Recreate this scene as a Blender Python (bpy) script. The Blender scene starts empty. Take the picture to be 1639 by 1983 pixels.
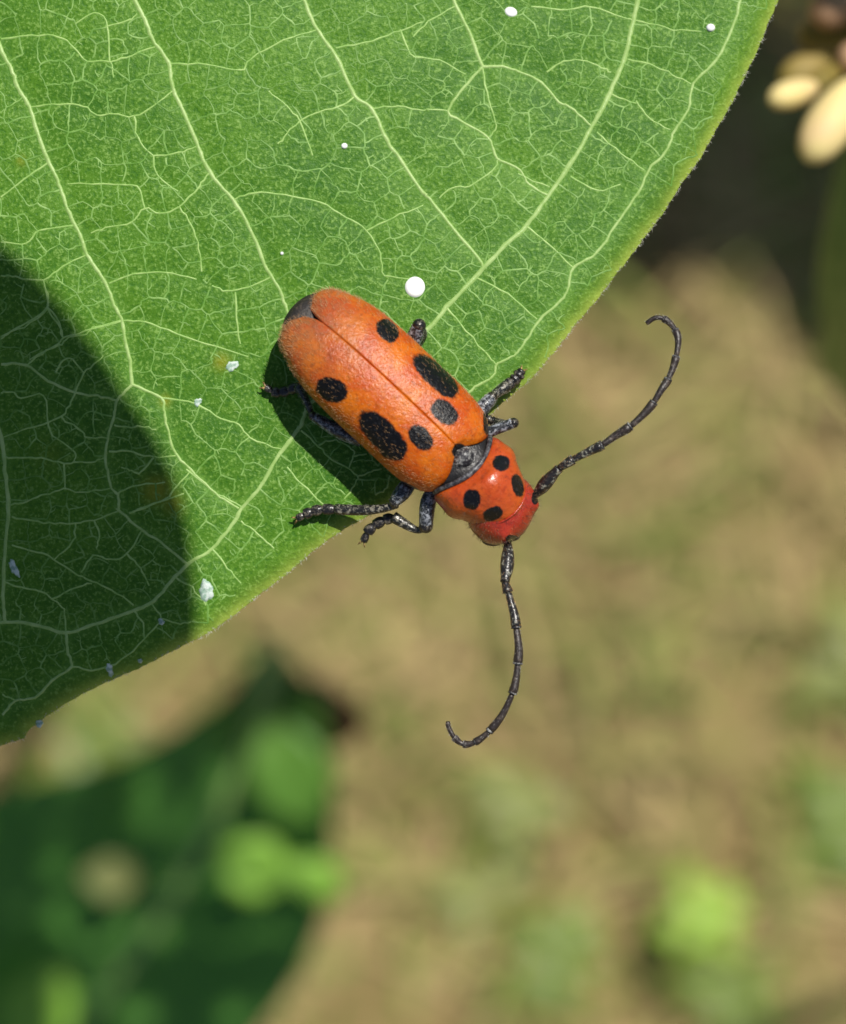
import bpy, math, random
import numpy as np
from mathutils import Vector, Matrix
from mathutils.geometry import delaunay_2d_cdt

random.seed(7)
rng = np.random.default_rng(7)
sc = bpy.context.scene
COL = sc.collection

# ------------------------------------------------------------------ frame of the close-up
# Local frame of the close-up, in millimetres: x right, y up in the picture, z towards the lens,
# origin on the leaf under the beetle. The world is in metres with z up.
TILT = math.radians(20)
HEIGHT = 0.55                      # leaf height above the ground
R3 = Matrix.Rotation(TILT, 3, 'X')
R3n = np.array(R3)
CAMD = 100.0                       # mm from lens to leaf
PX = 31.0 / 1639.0                 # mm per photograph pixel on the leaf

def W(p):
    """local mm -> world metres"""
    return R3 @ (Vector(p) * 0.001) + Vector((0, 0, HEIGHT))

# ------------------------------------------------------------------ camera
cam = bpy.data.cameras.new('camera')
cam.sensor_fit = 'HORIZONTAL'
cam.sensor_width = 36.0
cam.lens = 36.0 * CAMD / 31.0
cam.clip_start = 0.005
cam.clip_end = 2000.0
cam.dof.use_dof = True
cam.dof.focus_distance = 0.0990
cam.dof.aperture_fstop = cam.lens / 2.3
camo = bpy.data.objects.new('camera', cam)
COL.objects.link(camo)
camo.matrix_world = Matrix.Translation(W((0, 0, CAMD))) @ R3.to_4x4()
sc.camera = camo

# ------------------------------------------------------------------ sky, sun, exposure
SUN_L = np.array([0.262, 0.47, 0.843]); SUN_L /= np.linalg.norm(SUN_L)
SUN_W = R3 @ Vector(SUN_L)
elev = math.asin(SUN_W.z)
world = bpy.data.worlds.new('World')
sc.world = world
world.use_nodes = True
wn = world.node_tree.nodes
wn.clear()
sky = wn.new('ShaderNodeTexSky')
sky.sky_type = 'NISHITA'
sky.sun_disc = False
sky.sun_elevation = elev
sky.sun_rotation = math.atan2(SUN_W.x, SUN_W.y)
bg = wn.new('ShaderNodeBackground')
bg.inputs['Strength'].default_value = 0.065
wo = wn.new('ShaderNodeOutputWorld')
world.node_tree.links.new(sky.outputs[0], bg.inputs[0])
world.node_tree.links.new(bg.outputs[0], wo.inputs[0])

sl = bpy.data.lights.new('sun', 'SUN')
sl.energy = 5.0
sl.angle = math.radians(0.53)
sl.color = (1.0, 0.955, 0.88)
so = bpy.data.objects.new('sun', sl)
COL.objects.link(so)
so.location = (1, 1, 3)
so.rotation_euler = SUN_W.to_track_quat('Z', 'Y').to_euler()

sc.view_settings.view_transform = 'Standard'
sc.view_settings.look = 'None'
sc.view_settings.exposure = 0.0
sc.view_settings.gamma = 1.0
sc.view_settings.use_curve_mapping = False
sc.cycles.use_denoising = True
sc.cycles.max_bounces = 6
sc.cycles.caustics_reflective = False
sc.cycles.caustics_refractive = False

# ------------------------------------------------------------------ helpers
def P(px, py, z=0.0):
    """photo pixel + height above the leaf plane (mm) -> local mm"""
    k = PX * (CAMD - z) / CAMD
    return np.array([(px - 819.5) * k, (991.5 - py) * k, z])

def to_px(v):
    v = np.asarray(v)
    k = PX * (CAMD - v[:, 2]) / CAMD
    return np.stack([v[:, 0] / k + 819.5, 991.5 - v[:, 1] / k], 1)

def catmull(pts, n=6):
    p = np.asarray(pts, float)
    if len(p) < 3:
        t = np.linspace(0, 1, n + 1)[:, None]
        return p[0] * (1 - t) + p[-1] * t
    q = np.vstack([2 * p[0] - p[1], p, 2 * p[-1] - p[-2]])
    out = []
    for i in range(1, len(q) - 2):
        a, b, c, d = q[i - 1], q[i], q[i + 1], q[i + 2]
        for t in np.linspace(0, 1, n, endpoint=False):
            out.append(0.5 * (2 * b + (c - a) * t + (2 * a - 5 * b + 4 * c - d) * t * t + (3 * b - a - 3 * c + d) * t ** 3))
    out.append(p[-1])
    return np.array(out)

def smooth01(x):
    x = np.clip(x, 0, 1)
    return x * x * (3 - 2 * x)

BASE = {}

def props(o, label=None, cat=None, group=None, kind=None):
    if label: o['label'] = label
    if cat: o['category'] = cat
    if group: o['group'] = group
    if kind: o['kind'] = kind
    return o

def thing(name, label, cat, base, group=None):
    """An Empty at the thing's base; base in local mm."""
    o = bpy.data.objects.new(name, None)
    o.empty_display_size = 0.005
    COL.objects.link(o)
    o.matrix_world = Matrix.Translation(W(base)) @ R3.to_4x4()
    BASE[o] = np.array(base, float)
    return props(o, label, cat, group)

def mesh(name, verts, faces, mat=None, smooth=True, attrs=None):
    me = bpy.data.meshes.new(name)
    verts = np.asarray(verts, dtype=np.float32)
    if isinstance(faces, np.ndarray):
        nf, k = faces.shape
        me.vertices.add(len(verts)); me.vertices.foreach_set('co', verts.ravel())
        me.loops.add(nf * k); me.loops.foreach_set('vertex_index', faces.astype(np.int32).ravel())
        me.polygons.add(nf)
        me.polygons.foreach_set('loop_start', np.arange(0, nf * k, k, dtype=np.int32))
        me.update(calc_edges=True)
        me.validate()
    else:
        me.from_pydata(verts.tolist(), [], faces)
        me.update()
    if smooth:
        me.polygons.foreach_set('use_smooth', np.ones(len(me.polygons), dtype=bool))
    if attrs:
        for k, v in attrs.items():
            a = me.attributes.new(k, 'FLOAT', 'POINT')
            a.data.foreach_set('value', np.asarray(v, dtype=np.float32))
    if mat is not None:
        me.materials.append(mat)
    return me

def part(name, verts, faces, mat, parent, smooth=True, attrs=None, kind=None, label=None):
    """verts in local mm; becomes a child of parent (a thing or a part of one)."""
    base = BASE[parent]
    me = mesh(name, (np.asarray(verts, float) - base) * 0.001, faces, mat, smooth, attrs)
    o = bpy.data.objects.new(name, me)
    COL.objects.link(o)
    o.parent = parent
    BASE[o] = base
    return props(o, label=label, kind=kind)

class Geo:
    """collects quads/tris"""
    def __init__(s):
        s.v = []; s.f = []; s.n = 0
    def add(s, v, f):
        v = np.asarray(v, float)
        s.v.append(v)
        n = s.n
        s.f += [tuple(i + n for i in q) for q in f]
        s.n += len(v)
    def out(s):
        return np.vstack(s.v), s.f

def tube(path, rad, seg=8, flat=1.0, up=None, caps=True):
    """tapered tube; flat scales it along the up direction"""
    p = np.asarray(path, float); n = len(p)
    r = np.broadcast_to(np.asarray(rad, float), (n,))
    t = np.gradient(p, axis=0)
    t /= np.linalg.norm(t, axis=1)[:, None] + 1e-12
    ref = np.array([0, 0, 1.0]) if up is None else np.asarray(up, float)
    V = []
    prev = None
    for i in range(n):
        a = np.cross(t[i], ref)
        if np.linalg.norm(a) < 0.15:
            a = prev if prev is not None else np.cross(t[i], [0.3, 1, 0.1])
        a = a - t[i] * np.dot(a, t[i])
        a /= np.linalg.norm(a) + 1e-12
        prev = a
        b = np.cross(a, t[i])
        for k in range(seg):
            th = 2 * math.pi * k / seg
            V.append(p[i] + r[i] * (math.cos(th) * a + flat * math.sin(th) * b))
    F = []
    for i in range(n - 1):
        for k in range(seg):
            k2 = (k + 1) % seg
            F.append((i * seg + k, i * seg + k2, (i + 1) * seg + k2, (i + 1) * seg + k))
    if caps:
        V.append(p[0]); V.append(p[-1])
        c0 = n * seg; c1 = c0 + 1
        for k in range(seg):
            k2 = (k + 1) % seg
            F.append((k2, k, c0))
            F.append(((n - 1) * seg + k, (n - 1) * seg + k2, c1))
    return np.array(V), F

def grid_faces(nu, nv, wrap=False):
    i = np.arange(nu - 1)[:, None]; 
    m = nv if wrap else nv - 1
    j = np.arange(m)[None, :]
    j2 = (j + 1) % nv
    a = i * nv + j; b = i * nv + j2; c = (i + 1) * nv + j2; d = (i + 1) * nv + j
    return np.stack([a, b, c, d], -1).reshape(-1, 4)

def hairs(points, dirs, length, rad, bend=None, seg=3):
    """thin tapered bent cones"""
    pts = np.asarray(points); d = np.asarray(dirs, float)
    d = d / (np.linalg.norm(d, axis=1)[:, None] + 1e-12)
    n = len(pts)
    length = np.broadcast_to(np.asarray(length, float), (n,))
    rnd = rng.normal(size=(n, 3))
    a = np.cross(d, rnd); a /= np.linalg.norm(a, axis=1)[:, None] + 1e-12
    b = np.cross(d, a)
    bend = np.zeros((n, 3)) if bend is None else np.asarray(bend)
    mid = pts + d * length[:, None] * 0.5 + bend * length[:, None] * 0.15
    tip = pts + d * length[:, None] + bend * length[:, None] * 0.6
    V = np.zeros((n, 7, 3))
    for k in range(3):
        th = 2 * math.pi * k / 3
        o = math.cos(th) * a + math.sin(th) * b
        V[:, k] = pts + o * rad
        V[:, 3 + k] = mid + o * rad * 0.7
    V[:, 6] = tip
    base = (np.arange(n) * 7)[:, None, None]
    tri = np.array([[0, 1, 4], [0, 4, 3], [1, 2, 5], [1, 5, 4], [2, 0, 3], [2, 3, 5], [3, 4, 6], [4, 5, 6], [5, 3, 6]])
    F = (base + tri[None]).reshape(-1, 3)
    return V.reshape(-1, 3), F

# ------------------------------------------------------------------ materials
class M:
    def __init__(s, name, rough=0.5, spec=0.5):
        s.m = bpy.data.materials.new(name)
        s.m.use_nodes = True
        s.t = s.m.node_tree
        s.b = s.t.nodes['Principled BSDF']
        s.b.inputs['Roughness'].default_value = rough
        s.b.inputs['Specular IOR Level'].default_value = spec
        s.tc = None
    def node(s, t, **kw):
        n = s.t.nodes.new(t)
        for k, v in kw.items():
            setattr(n, k, v)
        return n
    def link(s, a, b):
        s.t.links.new(a, b)
    def put(s, v, sock):
        if hasattr(v, 'is_output'):
            s.link(v, sock)
        elif isinstance(v, (tuple, list)) and len(v) == 3 and sock.type == 'RGBA':
            sock.default_value = (*v, 1)
        else:
            sock.default_value = v
    def coord(s):
        if s.tc is None:
            s.tc = s.node('ShaderNodeTexCoord').outputs['Object']
        return s.tc
    def noise(s, scale, detail=3, rough=0.55, dist=0.0, vec=None):
        n = s.node('ShaderNodeTexNoise')
        n.inputs['Scale'].default_value = scale
        n.inputs['Detail'].default_value = detail
        n.inputs['Roughness'].default_value = rough
        n.inputs['Distortion'].default_value = dist
        s.link(vec or s.coord(), n.inputs['Vector'])
        return n.outputs['Fac']
    def ramp(s, v, lo, hi, a=0.0, b=1.0, smooth=True):
        n = s.node('ShaderNodeMapRange', interpolation_type='SMOOTHSTEP' if smooth else 'LINEAR')
        s.put(v, n.inputs['Value'])
        for i, x in zip(('From Min', 'From Max', 'To Min', 'To Max'), (lo, hi, a, b)):
            n.inputs[i].default_value = x
        return n.outputs['Result']
    def mix(s, f, a, b, mode='MIX'):
        n = s.node('ShaderNodeMix', data_type='RGBA', blend_type=mode)
        s.put(f, n.inputs[0]); s.put(a, n.inputs[6]); s.put(b, n.inputs[7])
        return n.outputs[2]
    def math(s, op, a, b=0.0):
        n = s.node('ShaderNodeMath', operation=op)
        s.put(a, n.inputs[0]); s.put(b, n.inputs[1])
        return n.outputs[0]
    def attr(s, name):
        return s.node('ShaderNodeAttribute', attribute_name=name).outputs['Fac']
    def color(s, v):
        s.put(v, s.b.inputs['Base Color'])
    def bump(s, h, dist, strength=1.0):
        n = s.node('ShaderNodeBump')
        n.inputs['Strength'].default_value = strength
        n.inputs['Distance'].default_value = dist
        s.link(h, n.inputs['Height'])
        s.link(n.outputs[0], s.b.inputs['Normal'])
    def translucent(s, col, fac):
        out = s.t.nodes['Material Output']
        tr = s.node('ShaderNodeBsdfTranslucent'); s.put(col, tr.inputs[0])
        mx = s.node('ShaderNodeMixShader'); mx.inputs[0].default_value = fac
        s.link(s.b.outputs[0], mx.inputs[1]); s.link(tr.outputs[0], mx.inputs[2])
        s.link(mx.outputs[0], out.inputs[0])

def simple(name, c1, c2, scale, rough=0.5, spec=0.4, bump=None, detail=3):
    m = M(name, rough, spec)
    m.color(m.mix(m.ramp(m.noise(scale, detail), 0.35, 0.65), c1, c2))
    if bump:
        m.bump(m.noise(bump[0], 3), bump[1], 1.0)
    return m

# leaf surface of the big leaf
m = M('leaf_green', 0.47, 0.15)
big = m.ramp(m.noise(160, 3), 0.35, 0.65)
c = m.mix(big, (0.044, 0.138, 0.009), (0.070, 0.184, 0.011))
mid = m.ramp(m.noise(1500, 3), 0.42, 0.66)
c = m.mix(m.math('MULTIPLY', mid, 0.35), c, (0.105, 0.240, 0.020))
fine = m.noise(7600, 2, 0.65)
c = m.mix(m.ramp(fine, 0.52, 0.68, 0, 0.68), c, (0.205, 0.36, 0.075))  # pale leaf grain, with the sun sparkle painted in as speckle
c = m.mix(m.ramp(fine, 0.47, 0.33, 0, 0.65), c, (0.026, 0.112, 0.010))
c = m.mix(m.math('MULTIPLY', m.attr('near_vein'), 0.36), c, (0.16, 0.33, 0.06))
c = m.mix(m.math('MULTIPLY', m.attr('blotch'), 0.75), c, (0.27, 0.26, 0.015))
edge_f = m.math('MULTIPLY', m.attr('edge'), m.ramp(m.noise(900, 3), 0.2, 0.7, 0.5, 1.0))
c = m.mix(edge_f, c, (0.34, 0.43, 0.07))  # yellow-green margin, its translucent glow painted into the colour
m.color(c)
m.bump(m.math('ADD', fine, m.math('MULTIPLY', m.noise(3200, 2), 0.3)), 0.00004, 1.0)
MAT_LEAF = m.m

def vein_mat(name, c1, c2):
    m = M(name, 0.42, 0.4)
    cc = m.mix(m.ramp(m.noise(2600, 3), 0.3, 0.7), c1, c2)
    m.color(cc)
    m.bump(m.noise(9000, 2), 0.00002, 0.7)
    return m.m
MAT_V1 = vein_mat('vein_pale', (0.25, 0.41, 0.10), (0.36, 0.51, 0.175))
MAT_V2 = vein_mat('vein_mid', (0.22, 0.40, 0.085), (0.35, 0.52, 0.16))
mv = M('vein_fine', 0.45, 0.25)
cv = mv.mix(mv.ramp(mv.noise(2600, 3), 0.35, 0.68), (0.12, 0.275, 0.04), (0.24, 0.41, 0.11))
cv = mv.mix(mv.ramp(mv.noise(420, 3), 0.42, 0.66, 0, 0.5), cv, (0.062, 0.172, 0.015))
mv.color(cv)
MAT_V3 = mv.m
MAT_HAIR_PALE = simple('hair_pale', (0.55, 0.55, 0.45), (0.7, 0.7, 0.6), 4000, 0.5).m

def leaf_mat(name, g1, g2, tr, s=120, rough=0.4, veins=True):
    m = M(name, rough, 0.45)
    c = m.mix(m.ramp(m.noise(s, 3), 0.35, 0.65), g1, g2)
    c = m.mix(m.ramp(m.noise(s * 9, 2), 0.5, 0.7, 0, 0.3), c, tuple(min(1, x * 1.7) for x in g2))
    dead = m.attr('dead')
    c = m.mix(dead, c, (0.045, 0.028, 0.014))
    m.color(c)
    m.bump(m.noise(s * 12, 2), 0.0001, 0.6)
    m.translucent(tr, 0.36)
    return m.m
MAT_LEAF_B = leaf_mat('leaf_dark', (0.095, 0.27, 0.045), (0.12, 0.31, 0.055), (0.26, 0.55, 0.06), rough=0.32)
MAT_SUNFLECK = leaf_mat('sunfleck_lime', (0.26, 0.50, 0.06), (0.32, 0.58, 0.08), (0.4, 0.7, 0.08), 120)  # brightness of sun patches put into the colour of added leaf pieces
MAT_SUNFLECK2 = leaf_mat('sunfleck_green', (0.11, 0.26, 0.035), (0.14, 0.30, 0.04), (0.2, 0.4, 0.05), 120)
MAT_SUNFLECK3 = leaf_mat('sunfleck_olive', (0.20, 0.23, 0.07), (0.25, 0.27, 0.09), (0.25, 0.3, 0.08), 120)
MAT_STEM = simple('stem_green', (0.10, 0.20, 0.045), (0.16, 0.27, 0.07), 300, 0.5, 0.4, (2000, 0.0001)).m
MAT_DEAD = simple('dead_leaf', (0.10, 0.055, 0.028), (0.17, 0.10, 0.05), 300, 0.8, 0.2, (1500, 0.0003)).m

# ------------------------------------------------------------------ ground
m = M('ground_soil', 0.9, 0.15)
n1 = m.noise(32, 4, 0.6); n2 = m.noise(48, 4, 0.6); n3 = m.noise(400, 4, 0.6)
c = m.mix(m.ramp(n1, 0.35, 0.65), (0.235, 0.172, 0.068), (0.31, 0.235, 0.10))
c = m.mix(m.ramp(n2, 0.52, 0.66, 0, 0.8), c, (0.165, 0.175, 0.04))
c = m.mix(m.ramp(n3, 0.5, 0.7, 0, 0.5), c, (0.11, 0.08, 0.045))
m.color(c)
m.bump(n3, 0.004, 0.8)
MAT_GROUND = m.m
co = np.concatenate([-np.geomspace(200, 0.6, 18), np.linspace(-0.5, 0.5, 90), np.geomspace(0.6, 200, 18)])
gx, gy = np.meshgrid(co, co, indexing='ij')
gz = 0.006 * np.sin(gx * 21 + 1.3) * np.cos(gy * 17) + 0.004 * np.sin(gx * 53 + gy * 31)
gz *= np.exp(-(gx ** 2 + gy ** 2) / 4)
gv = np.stack([gx, gy, gz], -1).reshape(-1, 3)
me = mesh('ground', gv, grid_faces(len(co), len(co)), MAT_GROUND)
g = bpy.data.objects.new('ground', me); COL.objects.link(g)
props(g, label='sunlit bare brown and olive ground under the plants', kind='structure')

CAMW = np.array(camo.matrix_world.translation)
def ground_at(px, py, h=0.0):
    """where the view ray of a pixel meets the level h above the ground"""
    d = R3n @ np.array([(px - 819.5) * PX, (991.5 - py) * PX, -CAMD])
    k = (h - CAMW[2]) / d[2]
    return CAMW + d * k

# ---- dead and green grass lying on the ground (uncountable)
def blades(name, n, length, width, mat, label, cat, lift, spread=0.24, c0=None):
    ctr = ground_at(819, 991) if c0 is None else c0
    V = np.zeros((n, 5, 2, 3))
    x = ctr[0] + rng.uniform(-spread, spread, n); y = ctr[1] + rng.uniform(-spread, spread * 1.1, n)
    ang = rng.uniform(0, 2 * math.pi, n); cur = rng.normal(0, 0.5, n)
    L = rng.uniform(*length, n); wd = rng.uniform(*width, n)
    z0 = rng.uniform(0.0, 0.006, n); up = np.abs(rng.normal(0, lift, n))
    px_, py_, pz = x.copy(), y.copy(), z0.copy()
    for k in range(5):
        a = ang + cur * k * 0.35
        ww = wd * (1 - (k / 4.0) ** 2 * 0.9) * 0.5
        V[:, k, 0] = np.stack([px_ - np.sin(a) * ww, py_ + np.cos(a) * ww, pz], 1)
        V[:, k, 1] = np.stack([px_ + np.sin(a) * ww, py_ - np.cos(a) * ww, pz + ww * 0.6], 1)
        sl_ = up * (1 - 0.45 * k)
        px_ = px_ + np.cos(a) * L / 4; py_ = py_ + np.sin(a) * L / 4; pz = np.maximum(pz + sl_ * L / 4, 0.002)
    q = np.array([[2 * k, 2 * k + 1, 2 * k + 3, 2 * k + 2] for k in range(4)])
    F = ((np.arange(n) * 10)[:, None, None] + q[None]).reshape(-1, 4)
    me = mesh(name, V.reshape(-1, 3), F, mat, smooth=True)
    o = bpy.data.objects.new(name, me); COL.objects.link(o)
    return props(o, label=label, cat=cat, kind='stuff')
MAT_STRAW = simple('dry_straw', (0.29, 0.21, 0.085), (0.42, 0.32, 0.14), 60, 0.7, 0.3).m
MAT_GRASS = simple('green_grass', (0.15, 0.20, 0.035), (0.23, 0.27, 0.055), 60, 0.6, 0.3).m
blades('dry_grass', 2600, (0.02, 0.07), (0.001, 0.003), MAT_STRAW, 'dry straw coloured grass lying over the ground', 'dry grass', 0.25)
blades('grass', 1800, (0.015, 0.05), (0.001, 0.0028), MAT_GRASS, 'short olive green grass between the dry straw', 'grass', 0.6)

# ------------------------------------------------------------------ generic leaf with a midrib
def leaf_sheet(mid_pts, widths, mat, parent, name='leaf', nu=34, nv=15, fold=0.15, wav=0.02, holes=None, left_w=None, dead=None, vein=True, label=None, thick=0.35, vmat=None, across=None):
    """mid_pts: midrib points (local mm); widths: half widths at those points; fold raises the margins."""
    mp = catmull(mid_pts, 8)
    tt = np.linspace(0, 1, len(mp)); ti = np.linspace(0, 1, nu)
    mp = np.stack([np.interp(ti, tt, mp[:, k]) for k in range(3)], 1)
    kw = np.linspace(0, 1, len(widths))
    def cs(w):
        cw = catmull(np.stack([kw, w], 1), 8)
        return np.maximum(np.interp(ti, cw[:, 0], cw[:, 1]), 0.02)
    wr = cs(widths); wl = cs(left_w if left_w is not None else widths)
    t = np.gradient(mp, axis=0); t /= np.linalg.norm(t, axis=1)[:, None]
    ref = np.array([0, 0, 1.0])
    if across is not None:
        side = np.broadcast_to(np.asarray(across, float), t.shape).copy()
    else:
        side = np.cross(t, ref); side /= np.linalg.norm(side, axis=1)[:, None]
    nrm = np.cross(side, t)
    v = np.linspace(-1, 1, nv)
    V = np.zeros((nu, nv, 3))
    for j, s in enumerate(v):
        w = np.where(s > 0, wr, wl)
        ph = ti * 17 + (2 if s > 0 else 0)
        hgt = abs(s) * w * fold + wav * w * np.sin(ph) * s * s
        V[:, j] = mp + side * (s * w)[:, None] + nrm * hgt[:, None]
    top = V.reshape(-1, 3)
    bot = (V - nrm[:, None, :] * thick).reshape(-1, 3)
    F = grid_faces(nu, nv)
    if holes:
        cen = top[F].mean(1)
        keep = np.ones(len(F), bool)
        for h, r in holes:
            keep &= np.linalg.norm((cen - h)[:, :2], axis=1) > r
        F = F[keep]
    N = len(top)
    Fb = F[:, ::-1] + N
    rim = []
    if not holes:
        for i in range(nu - 1):
            for j in (0, nv - 1):
                a, b = i * nv + j, (i + 1) * nv + j
                rim.append((a, b, b + N, a + N) if j == 0 else (b, a, a + N, b + N))
    F = np.vstack([F, Fb] + ([np.array(rim)] if rim else []))
    dd = np.zeros(2 * N)
    if dead is not None:
        dd = np.tile(dead(top), 2)
    o = part(name, np.vstack([top, bot]), F, mat, parent, attrs={'dead': dd}, label=label)
    if vein:
        vm = vmat or MAT_V2
        k = mp + nrm * 0.1
        r = np.linspace(0.9, 0.25, nu)
        vv, ff = tube(k, r * max(widths) / 22, 7)
        part('midrib', vv, ff, vm, o)
    return o

def shadow_to(p0, z):
    """move a local point along the sun direction to height z"""
    p0 = np.asarray(p0, float)
    return p0 + SUN_L * ((z - p0[2]) / SUN_L[2])

UP_L = np.array(R3.inverted() @ Vector((0, 0, 1)))     # world up in the local frame
def ground_below(p):
    """local point straight below p on the ground"""
    hgt = W(p).z * 1000
    return np.asarray(p, float) - UP_L * hgt

# ------------------------------------------------------------------ plant A: carries the big leaf
stemA = np.array([21.0, 84.0, 0.0])
baseA = ground_below(np.array([-62.0, 60.0, -560.0]))
plantA = thing('milkweed_plant', 'milkweed plant whose large sunlit green leaf fills the corner under the beetle', 'plant', baseA)
topA = stemA + UP_L * 62
sp = np.array([baseA + (topA - baseA) * t + np.array([2.5 * math.sin(5 * t), 2 * math.sin(3.1 * t), 0]) * (1 - t) * t * 4 for t in np.linspace(0, 1, 24)])
vv, ff = tube(sp, np.linspace(4.2, 1.9, 24), 14)
part('stem', vv, ff, MAT_STEM, plantA)

# ---- traced veins, in photograph pixels: level 1 strong, level 2 thinner
def sx(pts, x0, y0, k):
    return [(x0 + a / k, y0 + b / k) for a, b in pts]
def T5(*p): return sx(p, 0, 0, 1.999)
def T6(*p): return sx(p, 800, 0, 1.9535)
def TM(*p): return sx(p, 0, 450, 2.927)
def TL(*p): return sx(p, 0, 900, 2.341)
def TB(*p): return sx(p, 540, 780, 4.82)
def T7(*p): return sx(p, 900, 640, 7.625)
L1 = [
 [(-60, -60), (-25, 30), (2, 98), (20, 130), (35, 172), (55, 205), (70, 250), (90, 305), (107, 340), (122, 380), (137, 420), (157, 460), (167, 492), (190, 525), (207, 555), (220, 590), (235, 620), (240, 655), (250, 697), (254, 744)],
 [(215, -110), (262, 0), (280, 37), (300, 82), (327, 122), (335, 172), (357, 220), (380, 272), (405, 332), (452, 387), (480, 435), (500, 480), (517, 520), (542, 562), (552, 590), (575, 650), (600, 720), (640, 757)],
 [(540, -110), (590, 0), (612, 52), (650, 105), (687, 182), (720, 207), (750, 270), (780, 312), (819, 370), (831, 381), (877, 440), (933, 507), (928, 527)],
 [(840, -100), (882, 0), (910, 56), (936, 123)],
 [(1262, -110), (1238, 0), (1227, 46), (1215, 97), (1184, 174), (1148, 241), (1117, 297), (1061, 379), (1020, 435), (979, 473), (928, 527), (866, 594), (831, 635), (770, 680), (716, 707), (650, 752), (602, 779), (591, 801), (583, 823), (573, 837), (534, 888), (505, 940), (466, 985), (453, 1009), (410, 1062), (363, 1092), (337, 1118), (295, 1165), (256, 1184), (179, 1210), (124, 1227), (68, 1212), (6, 1205), (-60, 1225)],
 [(-20, 780), (0, 850), (7, 911), (13, 983), (6, 1071), (2, 1156), (6, 1205)],
]
L15 = [
 [(1452, -80), (1437, 0), (1427, 36), (1394, 107), (1348, 154), (1337, 205), (1312, 246), (1291, 292), (1261, 322), (1245, 358), (1204, 420), (1158, 486), (1112, 517), (1102, 558), (1084, 583), (1046, 619), (1014, 667), (997, 688), (964, 704), (958, 724), (943, 737), (914, 754), (880, 790)],
 TM((745, 860), (660, 945), (640, 1040), (605, 1150), (590, 1280), (605, 1360), (625, 1450), (660, 1490), (665, 1570)) + TL((530, 205), (635, 295), (720, 350), (830, 440), (845, 452)),
 TM((745, 860), (905, 935), (925, 1000), (940, 1100), (990, 1250), (1075, 1345), (1215, 1475), (1350, 1565)),
 T6((265, 240), (340, 240), (405, 260), (490, 300), (555, 375), (600, 395), (685, 470)),
 T6((265, 240), (195, 320), (135, 410), (180, 450), (285, 510), (320, 590), (405, 635), (440, 690), (510, 730)),
 TL((290, 765), (300, 850), (315, 920), (225, 985), (150, 1060), (60, 1075), (0, 1140)),
 TM((0, 745), (145, 750), (265, 840), (420, 905), (545, 925), (655, 950)),
]
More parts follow.
